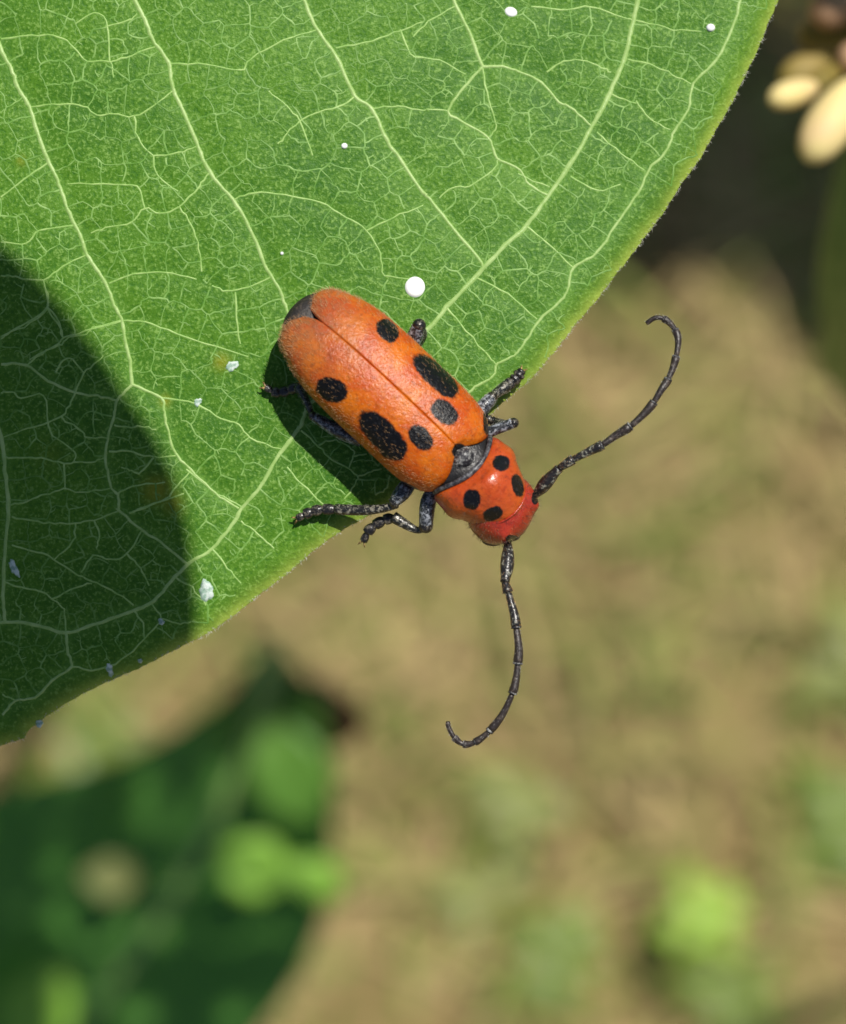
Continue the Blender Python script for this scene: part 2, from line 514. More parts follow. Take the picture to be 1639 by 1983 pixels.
L2 = [
 TM((905, 935), (1110, 970), (1250, 1055), (1350, 1090), (1420, 1165), (1590, 1225)),
 TM((145, 750), (260, 665), (345, 630), (365, 605), (480, 570), (545, 530), (690, 495)),
 TM((420, 905), (375, 1000), (340, 1040), (265, 1075), (150, 1110), (10, 1160)),
 TM((420, 905), (470, 795), (520, 755), (580, 695)),
 TM((265, 1075), (290, 1150), (415, 1240), (410, 1300)),
 TM((0, 600), (55, 565), (155, 500), (260, 420), (245, 270)), TM((260, 420), (320, 480), (355, 600)),
 TM((20, 1270), (110, 1275), (230, 1280), (355, 1310), (430, 1300), (515, 1300), (585, 1275)),
 TM((355, 1310), (360, 1450)), TM((50, 1545), (140, 1525), (205, 1495), (290, 1475), (355, 1455), (450, 1475), (615, 1450)),
 TM((660, 1480), (745, 1440), (930, 1415)), TM((640, 1090), (720, 1105), (795, 1100), (880, 1115)),
 TM((610, 1240), (750, 1240), (865, 1275), (990, 1265)), TM((865, 1275), (795, 1360), (740, 1355), (680, 1330)),
 TM((725, 1590), (800, 1560), (930, 1510), (1000, 1430), (1075, 1350)), TM((340, 1040), (460, 1130), (480, 1160), (600, 1165)),
 TM((0, 910), (70, 900), (110, 935), (240, 920), (265, 1075)), TM((310, 790), (340, 740), (390, 705), (470, 795)),
 TL((45, 235), (140, 255), (240, 265), (335, 265), (420, 250), (530, 210)), TL((420, 250), (445, 320), (430, 380)),
 TL((335, 265), (325, 350), (240, 430)), TL((45, 365), (130, 390), (240, 430), (330, 490), (410, 530), (500, 570), (600, 640)),
 TL((360, 490), (415, 415), (500, 430), (570, 405), (635, 300)), TL((570, 405), (630, 470), (670, 550)),
 TL((0, 530), (110, 565), (180, 575), (230, 610), (280, 660), (290, 760)), TL((230, 610), (330, 560), (410, 540)),
 TL((315, 920), (430, 935), (540, 890), (650, 795), (725, 700), (680, 630)), TL((600, 665), (640, 720), (650, 795)),
 TL((60, 1075), (0, 1045)), TL((580, 220), (680, 185), (830, 130)), TL((725, 700), (800, 720), (860, 715)),
 TL((960, 385), (1030, 470), (1090, 540)), TL((790, 510), (870, 560), (930, 640)), TL((840, 20), (980, 130), (1090, 190)),
 TL((1090, 255), (1170, 320), (1240, 380)), TL((1300, 10), (1390, 110), (1480, 190)),
 T6((265, 245), (290, 370), (315, 465), (290, 510)), T6((0, 205), (100, 220), (200, 270)),
 T5((1440, 415), (1540, 405), (1639, 418)) + T6((60, 405), (135, 410)),
 T6((820, 210), (920, 235), (990, 270), (1060, 305)), T6((700, 490), (790, 570), (880, 635)),
 T6((430, 850), (510, 915), (610, 1010)), T6((245, 1050), (360, 1110), (470, 1205)),
 T6((130, 1165), (200, 1250), (290, 1350)) + T7((460, 490)), T6((850, 60), (960, 90), (1100, 105)),
 T6((510, 260), (560, 225), (640, 215), (720, 240), (755, 260)), T6((330, 590), (300, 640), (215, 700), (150, 705), (100, 745)),
 T6((450, 10), (590, 20), (680, 10), (800, 50), (850, 60)), T6((850, 370), (900, 440), (980, 480)), T6((400, 650), (520, 700)),
 T6((760, 345), (850, 380)), T6((600, 660), (700, 715), (790, 690)), T6((0, 130), (60, 70), (160, 10)),
 T5((0, 145), (150, 130), (240, 145), (300, 200), (335, 235), (425, 240), (440, 300)), T5((425, 240), (490, 220), (600, 180)),
 T5((425, 240), (415, 100), (370, 45), (290, 90)), T5((415, 100), (500, 75), (530, 50)),
 T5((120, 410), (230, 400), (320, 410), (375, 445), (440, 440), (520, 450), (600, 405), (670, 350)),
 T5((520, 450), (535, 530), (595, 600), (690, 590), (760, 565)), T5((655, 245), (800, 245), (930, 270), (970, 225), (1100, 150), (1225, 110)),
 T5((1375, 365), (1330, 400), (1240, 430), (1160, 465), (1100, 530), (1075, 555)), T5((1160, 465), (1110, 410), (1040, 350)),
 T5((1160, 465), (1210, 600)), T5((810, 670), (770, 720), (695, 800), (620, 825), (560, 805), (510, 860), (410, 880), (350, 900)),
 T5((695, 800), (740, 870), (770, 960), (780, 1050)), T5((560, 805), (530, 720), (440, 715), (260, 710)),
 T5((910, 770), (985, 745), (1100, 755), (1240, 780), (1340, 840), (1420, 890), (1470, 980), (1490, 1065), (1600, 1080)),
 T5((1420, 890), (1520, 840), (1639, 790)), T5((420, 1095), (540, 1055), (640, 1055), (760, 1080)),
 T5((820, 1105), (880, 1125), (960, 1110), (1050, 1070)), T5((910, 1130), (915, 1240), (930, 1330)),
 T5((470, 1240), (560, 1245), (680, 1290), (800, 1330), (960, 1380)), T5((1300, 180), (1440, 150), (1550, 105), (1639, 75)),
 T5((1550, 105), (1590, 200), (1639, 215)), T5((180, 630), (90, 690), (0, 760)), T5((0, 1065), (60, 1070), (165, 1080), (240, 1030), (330, 985)),
 T5((165, 1080), (180, 1190), (90, 1260), (0, 1300)), T5((180, 1190), (240, 1305), (110, 1390)), T5((240, 1305), (360, 1270), (470, 1240)),
 T5((285, 870), (150, 890), (100, 940), (0, 935)), T5((595, 600), (610, 680), (690, 740)),
 TB((205, 255), (370, 395), (490, 530), (650, 610), (735, 695), (700, 770), (610, 900)), TB((735, 695), (830, 650), (960, 615)),
 TB((370, 395), (440, 360), (530, 345), (680, 430), (695, 500), (655, 610)), TB((695, 500), (820, 475)), TB((900, 860), (1000, 810), (1040, 680)),
]

# ---- outline of the big leaf, measured along T2 (margin direction) and N2 (towards the midrib)
T2 = np.array([-0.72, -0.694]); N2 = np.array([-0.694, 0.72])
edge_px = [(1511, 0), (1481, 72), (1435, 169), (1404, 225), (1363, 297), (1327, 348), (1276, 425), (1225, 491), (1174, 558), (1128, 614), (1095, 655), (1065, 692), (1035, 728), (1007, 751), (984, 771), (930, 822), (868, 880), (818, 925), (768, 967), (715, 999), (675, 1020), (641, 1041), (598, 1075), (547, 1118), (491, 1161), (448, 1195), (406, 1225), (363, 1246), (299, 1280), (214, 1319), (150, 1349), (85, 1391), (43, 1421), (0, 1447)]
eab = np.array([[P(*q)[:2] @ T2, P(*q)[:2] @ N2] for q in edge_px])
eab = np.vstack([[(-57, 36), (-53, 28), (-46, 19.5), (-38, 12.6), (-30, 7.6)], eab, [(25, 8.6), (34, 14.2), (42, 22), (48, 31), (51, 39)]])
eab = eab[np.argsort(eab[:, 0])]
cur = catmull(eab, 8)
cur = cur[np.argsort(cur[:, 0])]
def b0f(a):
    return np.interp(a, cur[:, 0], cur[:, 1]) + 0.025 * np.sin(a * 13.1) * np.sin(a * 5.3) + 0.012 * np.sin(a * 41)
def b1f(a):
    return 37 + 36 * np.sqrt(np.clip(1 - ((a + 3) / 54.3) ** 2, 0.0, 1))
A0, A1 = -56.8, 50.8
av = np.unique(np.concatenate([np.linspace(A0, -27, 24), np.arange(-27, 23, 0.165), np.linspace(23, A1, 24)]))
WC = 70.0
fr = np.unique(np.concatenate([np.array([0, .03, .07, .12]) / WC, np.arange(0.2, 26, 0.165) / WC, np.linspace(26 / WC, 1, 16)]))

# vein polylines in local mm
def vline(px_pts, jit=0.018, n=5):
    q = np.array([P(a, b)[:2] for a, b in px_pts])
    q = catmull(q, n)
    j = rng.normal(0, jit, q.shape); j[0] = j[-1] = 0
    return q + j
VL1 = [vline(p, 0.012) for p in L1]
VL15 = [vline(p, 0.014) for p in L15]
VL2 = [vline(p, 0.02, 4) for p in L2]
def segs(lines):
    return np.vstack([np.hstack([l[:-1], l[1:]]) for l in lines])
def seg_dist(pts, sg, chunk=4000):
    out = np.empty(len(pts))
    a = sg[:, :2]; d = sg[:, 2:] - a; dd = (d * d).sum(1) + 1e-12
    for i in range(0, len(pts), chunk):
        p = pts[i:i + chunk]
        w0 = p[:, None, 0] - a[None, :, 0]; w1 = p[:, None, 1] - a[None, :, 1]
        t = np.clip((w0 * d[:, 0] + w1 * d[:, 1]) / dd, 0, 1)
        e0 = w0 - t * d[:, 0]; e1 = w1 - t * d[:, 1]
        out[i:i + chunk] = np.sqrt((e0 * e0 + e1 * e1).min(1))
    return out

AA, FF_ = np.meshgrid(av, fr, indexing='ij')
B0 = b0f(AA); WID = np.maximum(b1f(AA) - B0, 0.6)
TT = FF_ * WID
BB = B0 + TT
XX = AA * T2[0] + BB * N2[0]; YY = AA * T2[1] + BB * N2[1]
flat = np.stack([XX.ravel(), YY.ravel()], 1)
infr = (np.abs(flat[:, 0]) < 18) & (np.abs(flat[:, 1]) < 21.5)
d1 = np.full(len(flat), 9.0); d2 = np.full(len(flat), 9.0)
d1[infr] = seg_dist(flat[infr], segs(VL1 + VL15)); d2[infr] = seg_dist(flat[infr], segs(VL2))
t_in = TT.ravel(); a_in = AA.ravel()
zz = -0.0016 * a_in ** 2 - 0.0007 * np.minimum(t_in, 40) ** 2 * 0.5
zz += 0.25 * np.sin(flat[:, 0] * 0.23 + 0.6) * np.cos(flat[:, 1] * 0.19)
zz -= 0.30 * np.exp(-t_in / 0.45)
quilt = 0.06 * smooth01(d1 / 1.1) + 0.035 * smooth01(d2 / 0.55)
zz += quilt * np.where(infr, 1, 0) * smooth01(t_in / 1.2)
zz += 0.010 * np.sin(flat[:, 0] * 3.1 + 2 * np.sin(flat[:, 1] * 1.7)) * np.sin(flat[:, 1] * 2.7)
z_leaf0 = zz[np.argmin((flat[:, 0] + 1) ** 2 + (flat[:, 1] - 4) ** 2)]
zz -= z_leaf0
ZG = zz.reshape(AA.shape)

def leaf_z(xy):
    xy = np.asarray(xy, float)
    a = xy @ T2; b = xy @ N2
    b0 = b0f(a); w = np.maximum(b1f(a) - b0, 0.6)
    f = np.clip((b - b0) / w, 0, 1)
    i = np.clip(np.searchsorted(av, a) - 1, 0, len(av) - 2); j = np.clip(np.searchsorted(fr, f) - 1, 0, len(fr) - 2)
    u = np.clip((a - av[i]) / (av[i + 1] - av[i]), 0, 1); v = (f - fr[j]) / (fr[j + 1] - fr[j])
    return ZG[i, j] * (1 - u) * (1 - v) + ZG[i + 1, j] * u * (1 - v) + ZG[i, j + 1] * (1 - u) * v + ZG[i + 1, j + 1] * u * v
def leaf_t(xy):
    a = xy @ T2
    return xy @ N2 - b0f(a)

nA, nF = AA.shape
top = np.stack([XX, YY, ZG], -1).reshape(-1, 3)
thk = 0.10 + 0.20 * smooth01(TT.ravel() / 0.8)
bot = top.copy(); bot[:, 2] -= thk
F = grid_faces(nA, nF)
N = len(top)
rim = []
for i in range(nA - 1):
    a, b = i * nF, (i + 1) * nF
    rim.append((b, a, a + N, b + N))
    a, b = i * nF + nF - 1, (i + 1) * nF + nF - 1
    rim.append((a, b, b + N, a + N))
F = np.vstack([F[:, ::-1], F + N, np.array(rim)])
nearv = np.exp(-(d1 / 0.22) ** 2) * 0.8 + np.exp(-(d2 / 0.12) ** 2) * 0.35
blotch = np.zeros(N)
for bx, by, r, s in ((300, 948, 26, 0.9), (330, 975, 22, 0.6), (428, 700, 16, 0.8), (318, 775, 10, 0.9), (95, 880, 30, 0.15), (40, 310, 9, 0.6)):
    q = P(bx, by)[:2]
    blotch = np.maximum(blotch, s * np.exp(-(((flat - q) ** 2).sum(1)) / (r * PX) ** 2))
edge = 0.95 * np.exp(-(t_in / 0.30) ** 1.3)
leaf = part('leaf', np.vstack([top, bot]), F, MAT_LEAF, plantA,
            attrs={'near_vein': np.tile(nearv, 2), 'blotch': np.tile(blotch, 2), 'edge': np.tile(edge, 2)},
            label='large sunlit green leaf with pale net veins and a dark shadow across one corner')

def ribbon(line, w, hgt, seg=4):
    """low half-round ridge lying on the leaf"""
    line = np.asarray(line); n = len(line)
    t = np.gradient(line, axis=0); t /= np.linalg.norm(t, axis=1)[:, None] + 1e-9
    s = np.stack([-t[:, 1], t[:, 0]], 1)
    w = np.broadcast_to(w, (n,))
    V = []
    for k in range(seg + 1):
        u = -1 + 2 * k / seg
        q = line + s * (u * w)[:, None]
        z = leaf_z(q) + hgt * (w / w.max()) * (1 - u * u) - 0.006 + 0.008
        z = np.where(abs(u) > 0.99, z - 0.014, z) if seg > 2 else z + 0.004
        V.append(np.column_stack([q, z]))
    V = np.stack(V, 1).reshape(-1, 3)
    return V, grid_faces(n, seg + 1)

def clip_line(l, tmin=0.1):
    k = leaf_t(l) > tmin
    return l if k.all() else l[k]
def add_vein(l, w0, w1, h, mat):
    l = clip_line(l)
    if len(l) < 3: return
    wv = np.linspace(w0, w1, len(l)) * rng.uniform(0.85, 1.15, len(l))
    v, f = ribbon(l, wv, h)
    part('vein', v, f[:, ::-1], mat, leaf)
for i, l in enumerate(VL1):
    add_vein(l, 0.088 if i != 4 else 0.098, 0.07, 0.04, MAT_V1)
for l in VL15:
    add_vein(l, 0.062, 0.052, 0.03, MAT_V1)
for l in VL2:
    add_vein(l, 0.044, 0.034, 0.02, MAT_V2)

# ---- fine net of veinlets: Voronoi edges whose cells abut on the traced veins
def resample(l, step):
    d = np.r_[0, np.cumsum(np.linalg.norm(np.diff(l, axis=0), axis=1))]
    s = np.arange(step / 2, d[-1], step)
    return np.stack([np.interp(s, d, l[:, 0]), np.interp(s, d, l[:, 1])], 1)
CELL = 0.86
seeds = []
for l in VL1 + VL15 + VL2:
    q = resample(l, CELL * 0.85)
    if len(q) < 2: continue
    t = np.gradient(q, axis=0); t /= np.linalg.norm(t, axis=1)[:, None] + 1e-9
    s = np.stack([-t[:, 1], t[:, 0]], 1)
    seeds += list(q + s * CELL * 0.42) + list(q - s * CELL * 0.42)
seeds = np.array(seeds)
gridc = {}
acc = []
def try_add(p, r):
    k = (int(math.floor(p[0] / CELL)), int(math.floor(p[1] / CELL)))
    for i in (-1, 0, 1):
        for j in (-1, 0, 1):
            for q in gridc.get((k[0] + i, k[1] + j), ()):
                if (q[0] - p[0]) ** 2 + (q[1] - p[1]) ** 2 < r * r: return
    gridc.setdefault(k, []).append(p); acc.append(p)
def inside(p):
    return abs(p[0]) < 17.2 and abs(p[1]) < 20.2
okt = leaf_t(seeds)
for p, tt_ in zip(seeds, okt):
    if inside(p) and tt_ > 0.15: try_add(tuple(p), 0.40)
cand = rng.uniform([-17.2, -20.2], [17.2, 20.2], (14000, 2))
ct = leaf_t(cand)
for p, tt_ in zip(cand, ct):
    if tt_ > 0.2: try_add(tuple(p), CELL * (0.7 + 0.35 * random.random()))
S = [Vector(p) for p in acc]
res = delaunay_2d_cdt(S, [], [], 0, 1e-6)
vs = np.array([tuple(v) for v in res[0]]); tri = np.array(res[2])
A_, B_, C_ = vs[tri[:, 0]], vs[tri[:, 1]], vs[tri[:, 2]]
D = 2 * (A_[:, 0] * (B_[:, 1] - C_[:, 1]) + B_[:, 0] * (C_[:, 1] - A_[:, 1]) + C_[:, 0] * (A_[:, 1] - B_[:, 1])) + 1e-12
sq = lambda q: (q * q).sum(1)
cx = (sq(A_) * (B_[:, 1] - C_[:, 1]) + sq(B_) * (C_[:, 1] - A_[:, 1]) + sq(C_) * (A_[:, 1] - B_[:, 1])) / D
cy = (sq(A_) * (C_[:, 0] - B_[:, 0]) + sq(B_) * (A_[:, 0] - C_[:, 0]) + sq(C_) * (B_[:, 0] - A_[:, 0])) / D
cc = np.stack([cx, cy], 1)
emap = {}
net = []
for ti_, t_ in enumerate(tri):
    for a, b in ((0, 1), (1, 2), (2, 0)):
        k = (min(t_[a], t_[b]), max(t_[a], t_[b]))
        if k in emap:
            net.append((emap[k], ti_, k))
        else:
            emap[k] = ti_
p0 = np.array([cc[a] for a, b, k in net]); p1 = np.array([cc[b] for a, b, k in net])
ln = np.linalg.norm(p1 - p0, axis=1)
midp = (p0 + p1) / 2
ALLSEG = segs(VL1 + VL15 + VL2)
dm = seg_dist(midp, ALLSEG)
ok = (ln > 0.02) & (ln < 1.6) & (np.abs(midp[:, 0]) < 16.6) & (np.abs(midp[:, 1]) < 19.6) & (dm > 0.09) & (leaf_t(p0) > 0.08) & (leaf_t(p1) > 0.08)
drop = rng.uniform(0, 1, len(ln)) < 0.10
gv_, gf_ = [], []; cnt = 0
def add_fine(line, w, h):
    global cnt
    v, f = ribbon(line, w, h, 2)
    gv_.append(v); gf_.append(f[:, ::-1] + cnt); cnt += len(v)
for a, b, L_ in zip(p0[ok & ~drop], p1[ok & ~drop], ln[ok & ~drop]):
    n = max(3, int(L_ / 0.16) + 1)
    t = np.linspace(0, 1, n)[:, None]
    l = a * (1 - t) + b * t
    j = rng.normal(0, 0.022, l.shape); j[0] = j[-1] = 0
    side = np.array([-(b - a)[1], (b - a)[0]]) / (L_ + 1e-9)
    l = l + j + side * (np.sin(t * math.pi) * rng.normal(0, 0.05) * min(1, L_))
    add_fine(l, rng.uniform(0.017, 0.033), 0.012)
    # free-ending twigs into the areole
    for _ in range(2):
        if random.random() < 0.42 and L_ > 0.2:
            s0 = a + (b - a) * random.uniform(0.25, 0.75)
            sg_ = random.choice((-1, 1))
            ang = rng.normal(0, 0.5)
            dirv = side * sg_ * math.cos(ang) + (b - a) / L_ * math.sin(ang)
            q = [s0]; ll = random.uniform(0.1, 0.22)
            for k in range(3):
                dirv = dirv + rng.normal(0, 0.35, 2); dirv /= np.linalg.norm(dirv)
                q.append(q[-1] + dirv * ll * 0.5)
            q = np.array(q)
            if (leaf_t(q) > 0.1).all():
                add_fine(q, np.array([0.022, 0.020, 0.016, 0.011]), 0.010)
part('vein_network', np.vstack(gv_), np.vstack(gf_), MAT_V3, leaf, kind='stuff')

# ---- fringe of tiny hairs along the margin
ah = np.sort(rng.uniform(-26, 21, 1500))
hb = b0f(ah) + rng.uniform(-0.01, 0.14, len(ah)) ** 1.0
hp = ah[:, None] * T2 + hb[:, None] * N2
hz = leaf_z(hp) - 0.03
out = -np.tile(N2, (len(ah), 1)) + rng.normal(0, 0.55, (len(ah), 1)) * T2
hd = np.column_stack([out, rng.normal(0.15, 0.35, len(ah))])
bend = np.column_stack([rng.normal(0, 1.0, (len(ah), 1)) * T2, rng.normal(0, 0.5, len(ah))])
v, f = hairs(np.column_stack([hp, hz]), hd, rng.uniform(0.05, 0.16, len(ah)), 0.010, bend)
part('margin_hair', v, f, MAT_HAIR_PALE, leaf, kind='stuff')

# ---- petiole and off-frame midrib of the big leaf
mrib = np.array([np.append(a * T2 + 37 * N2, 0) for a in np.linspace(-56, 48, 40)])
mrib[:, 2] = leaf_z(mrib[:, :2]) + 0.1
v, f = tube(mrib, np.linspace(1.3, 0.3, 40), 8, 0.6)
part('midrib', v, f, MAT_V1, leaf)
pet = catmull([mrib[0] + [0.1, 0, 0], (mrib[0] * 0.5 + stemA * 0.5) + np.array([0, 0, -1.5]), stemA + np.array([0, 0, -1])], 6)
v, f = tube(pet, np.linspace(1.4, 1.8, len(pet)), 10)
part('petiole', v, f, MAT_V1, plantA)

# ---- the upper leaf of plant A: throws the dark shadow over the corner of the big leaf
ZO = 66.0
yr = [255, 330, 400, 470, 560, 650, 745, 820, 900, 1000, 1080, 1215, 1350, 1500, 1650, 1765]
xr = [-355, -200, -90, -5, 92, 165, 232, 285, 330, 360, 374, 382, 355, 265, 110, -60]
yl = [255, 400, 600, 800, 1000, 1200, 1400, 1600, 1765]
xl = [-365, -520, -640, -690, -690, -640, -540, -350, -70]
yy = np.linspace(256, 1764, 44)
cr_ = catmull(np.stack([yr, xr], 1), 6); XR = np.interp(yy, cr_[:, 0], cr_[:, 1])
cl_ = catmull(np.stack([yl, xl], 1), 6); XL = np.interp(yy, cl_[:, 0], cl_[:, 1])
nv = 13
V = np.zeros((44, nv, 3))
for j in range(nv):
    s = j / (nv - 1)
    xx = XL * (1 - s) + XR * s
    for i in range(44):
        V[i, j] = shadow_to(P(xx[i], yy[i], 0.0), ZO + 2.0 * abs(s - 0.5) * 3)
top_ = V.reshape(-1, 3); N_ = len(top_); bot_ = top_ - np.array([0, 0, 0.3])
F_ = grid_faces(44, nv)
upl = part('leaf', np.vstack([top_, bot_]), np.vstack([F_, F_[:, ::-1] + N_]), MAT_LEAF_B, plantA, attrs={'dead': np.zeros(2 * N_)})
ml = V[:, nv // 2] + np.array([0, 0, 0.1])
v, f = tube(ml, np.linspace(1.2, 0.4, 44), 8)
part('midrib', v, f, MAT_V2, upl)
v, f = tube(catmull([topA, (topA + ml[0]) / 2 + np.array([0, 0, 3]), ml[0]], 6), np.linspace(1.7, 1.2, 13), 9)
part('petiole', v, f, MAT_V2, plantA)

# ------------------------------------------------------------------ plant B: dark blurred leaf below
ZB = -200.0
fleck_px = [((494, 1678), 4.2), ((560, 1490), 5.2), ((618, 1702), 3.0), ((215, 1700), 3.0), ((70, 1960), 5.4)]
# unseen opposite leaf of plant A, shading the lower plant; holes added for sun flecks
ZS = 8.0
hol = [(shadow_to(P(*q, ZB + 6), ZS), r) for q, r in fleck_px]
stA = stemA + UP_L * 8
hol += [(np.array([x_, y_, ZS]), r_) for x_, y_, r_ in zip(rng.uniform(12, 62, 75), rng.uniform(46, 100, 75), rng.uniform(0.9, 1.4, 75))]  # small extra holes added so more sun reaches the leaf below
mid_s = [stA + np.array([-12, 3, 0]), (20, 84, ZS + 2), (29, 80, ZS + 1), (38, 76, ZS), (50, 72, ZS), (60, 69, ZS), (68, 68, ZS - 2)]
leaf_sheet(mid_s, [6, 20, 26, 30, 30, 24, 0.5], MAT_LEAF_B, plantA, nu=120, nv=90, fold=0.05, left_w=[6, 18, 24, 28, 31, 24, 0.5], holes=hol)

baseB_top = P(-420, 2650, ZB)
baseB = ground_below(baseB_top)
plantB = thing('milkweed_plant', 'blurred dark green shaded plant below the big leaf, its leaf tip brown', 'plant', baseB)
tipB = P(522, 1248, ZB + 6)
sp = np.array([baseB * (1 - t) + (baseB_top + UP_L * 12) * t for t in np.linspace(0, 1, 14)])
v, f = tube(sp, np.linspace(3.8, 2.2, 14), 12)
part('stem', v, f, MAT_STEM, plantB)
mB = [tipB, P(505, 1380, ZB + 2), P(460, 1500, ZB - 2), P(380, 1660, ZB - 5), P(260, 1850, ZB - 6), P(60, 2120, ZB - 4), P(-200, 2420, ZB), baseB_top]
tb = P(522, 1300, ZB)[:2]
def deadB(v):
    return 0.9 * np.exp(-((v[:, :2] - tb) ** 2).sum(1) / 5.0 ** 2)
leaf_sheet(mB, [0.6, 5.0, 10, 19, 28, 32, 14, 0.8], MAT_LEAF_B, plantB, nu=60, nv=19, fold=0.2, wav=0.05, left_w=[0.6, 8.0, 12, 16, 16, 11, 5, 0.8], dead=deadB, label='blurred dark green leaf with a brown tip below the big leaf')
for k, ((x0, y0), (x1, y1), w_, dz_) in enumerate((((420, 1650), (560, 1705), 3.2, 7), ((515, 1385), (605, 1600), 4.0, 6), ((560, 1670), (670, 1735), 2.2, 6), ((0, 1930), (140, 1990), 5.0, 7), ((160, 1695), (270, 1705), 2.2, 6))):  # leaf pieces added and coloured to stand in for sun patches
    pa_, pb_ = P(x0, y0, ZB + dz_), P(x1, y1, ZB + dz_ - 2)
    leaf_sheet([pa_, pa_ * .65 + pb_ * .35 + [0, 0, .6], pa_ * .3 + pb_ * .7 + [0, 0, .5], pb_], [0.5, w_, w_, 0.4], (MAT_SUNFLECK, MAT_SUNFLECK2, MAT_SUNFLECK, MAT_SUNFLECK, MAT_SUNFLECK3)[k], plantB, name='sunfleck_leaf', nu=14, nv=7, fold=0.15, vein=False)
md = [P(545, 1330, ZB - 3), P(590, 1360, ZB - 1), P(640, 1400, ZB - 2), P(668, 1440, ZB - 8)]
leaf_sheet(md, [0.4, 3.0, 3.6, 0.8], MAT_DEAD, plantB, name='withered_leaf', nu=16, nv=7, fold=0.5, vein=False, label='small withered brown leaf beside the dark leaf')

# ------------------------------------------------------------------ plant C: flower stalk at the right
ZC = -27.0
def bud(parent, p0, p1, w, mat):
    d = p1 - p0; L_ = np.linalg.norm(d)
    t = np.linspace(0, 1, 14)
    path = p0 + d * t[:, None]
    r = w * np.sqrt(np.clip(1 - (2 * t - 1) ** 2, 0.01, 1)) * (0.85 + 0.3 * t)
    v, f = tube(path, r, 12)
    return part('bud', v, f, mat, parent)
mb = M('bud_cream', 0.55, 0.3)
mb.color(mb.mix(mb.ramp(mb.noise(420, 3), 0.35, 0.7), (0.80, 0.66, 0.28), (0.74, 0.55, 0.28)))
MAT_BUD = mb.m
MAT_BUD2 = simple('bud_olive', (0.20, 0.16, 0.03), (0.30, 0.22, 0.06), 400, 0.6).m
MAT_BUD3 = simple('bud_pink', (0.42, 0.25, 0.15), (0.55, 0.36, 0.2), 400, 0.6).m
hubC = P(1730, 60, ZC - 12)
baseC = ground_below(P(2900, 1200, -400))
plantC = thing('flowering_plant', 'flower stalk with cream yellow buds beside the edge of the big leaf', 'plant', baseC)
st = catmull([baseC, P(2050, 1000, -230), P(1700, 760, -110), P(1645, 620, -74), P(1642, 450, -58), P(1700, 200, ZC - 22), hubC], 8)
v, f = tube(st, np.linspace(2.6, 0.9, len(st)), 10)
part('stem', v, f, MAT_STEM, plantC)
for (a, za), (b, zb), w, mt in (
    (((1665, 150), ZC), ((1562, 312), ZC + 1), 1.12, MAT_BUD),
    (((1585, 165), ZC - 2), ((1490, 195), ZC - 1), 0.66, MAT_BUD),
    (((1655, 0), ZC - 5), ((1575, 28), ZC - 4), 1.0, MAT_BUD3),
    (((1630, 105), ZC - 7), ((1510, 158), ZC - 6), 0.85, MAT_BUD2),
    (((1670, 50), ZC - 9), ((1545, 72), ZC - 10), 1.05, MAT_BUD2),
    (((1690, 120), ZC - 3), ((1622, 105), ZC - 3), 0.75, MAT_BUD3),
    (((1790, 160), ZC), ((1740, 290), ZC), 1.2, MAT_BUD),
    (((1760, -40), ZC - 4), ((1740, -140), ZC - 4), 1.0, MAT_BUD),
    (((1850, 60), ZC - 4), ((1960, 30), ZC - 4), 1.1, MAT_BUD),
    (((1700, -30), ZC - 6), ((1625, -90), ZC - 6), 0.9, MAT_BUD2)):
    pa, pb = P(*a, za), P(*b, zb)
    bo = bud(plantC, pa, pb, w, mt)
    pth = catmull([hubC, (hubC + pa) / 2 + np.array([0, 0, 1.5]), pa + (pb - pa) * 0.06], 5)
    v, f = tube(pth, np.linspace(0.5, 0.35, len(pth)), 7)
    part('pedicel', v, f, MAT_BUD2, bo)

# ------------------------------------------------------------------ plant D: neighbour whose leaves shade the ground at the upper right
gsh = R3.inverted() @ (Vector(ground_at(1430, 335)) - Vector((0, 0, HEIGHT))) * 1000
cD = shadow_to(np.array(gsh), -330.0)
stD = cD + np.array([30.0, 45.0, 0])
baseD = ground_below(stD)
plantD = thing('milkweed_plant', 'leafy green plant whose leaves shade the dark patch of ground', 'plant', baseD)
topD = stD + UP_L * 60
v, f = tube(np.array([baseD * (1 - t) + topD * t for t in np.linspace(0, 1, 12)]), np.linspace(4, 2, 12), 10)
part('stem', v, f, MAT_STEM, plantD)
for k, (dx, dy, dz, w) in enumerate(((-115, -85, -6, 36), (85, -60, 10, 30), (60, 95, 14, 30), (-110, 20, 18, 34), (-10, -100, 30, 20))):
    q0 = stD + UP_L * (dz)
    q1 = stD + np.array([dx, dy, dz - 8.0])
    leaf_sheet([q0, q0 * .75 + q1 * .25 + [0, 0, 8], q0 * .4 + q1 * .6 + [0, 0, 9], q1], [1.0, w * 0.85, w, 0.8], MAT_LEAF_B, plantD, nu=20, nv=9, fold=0.15)

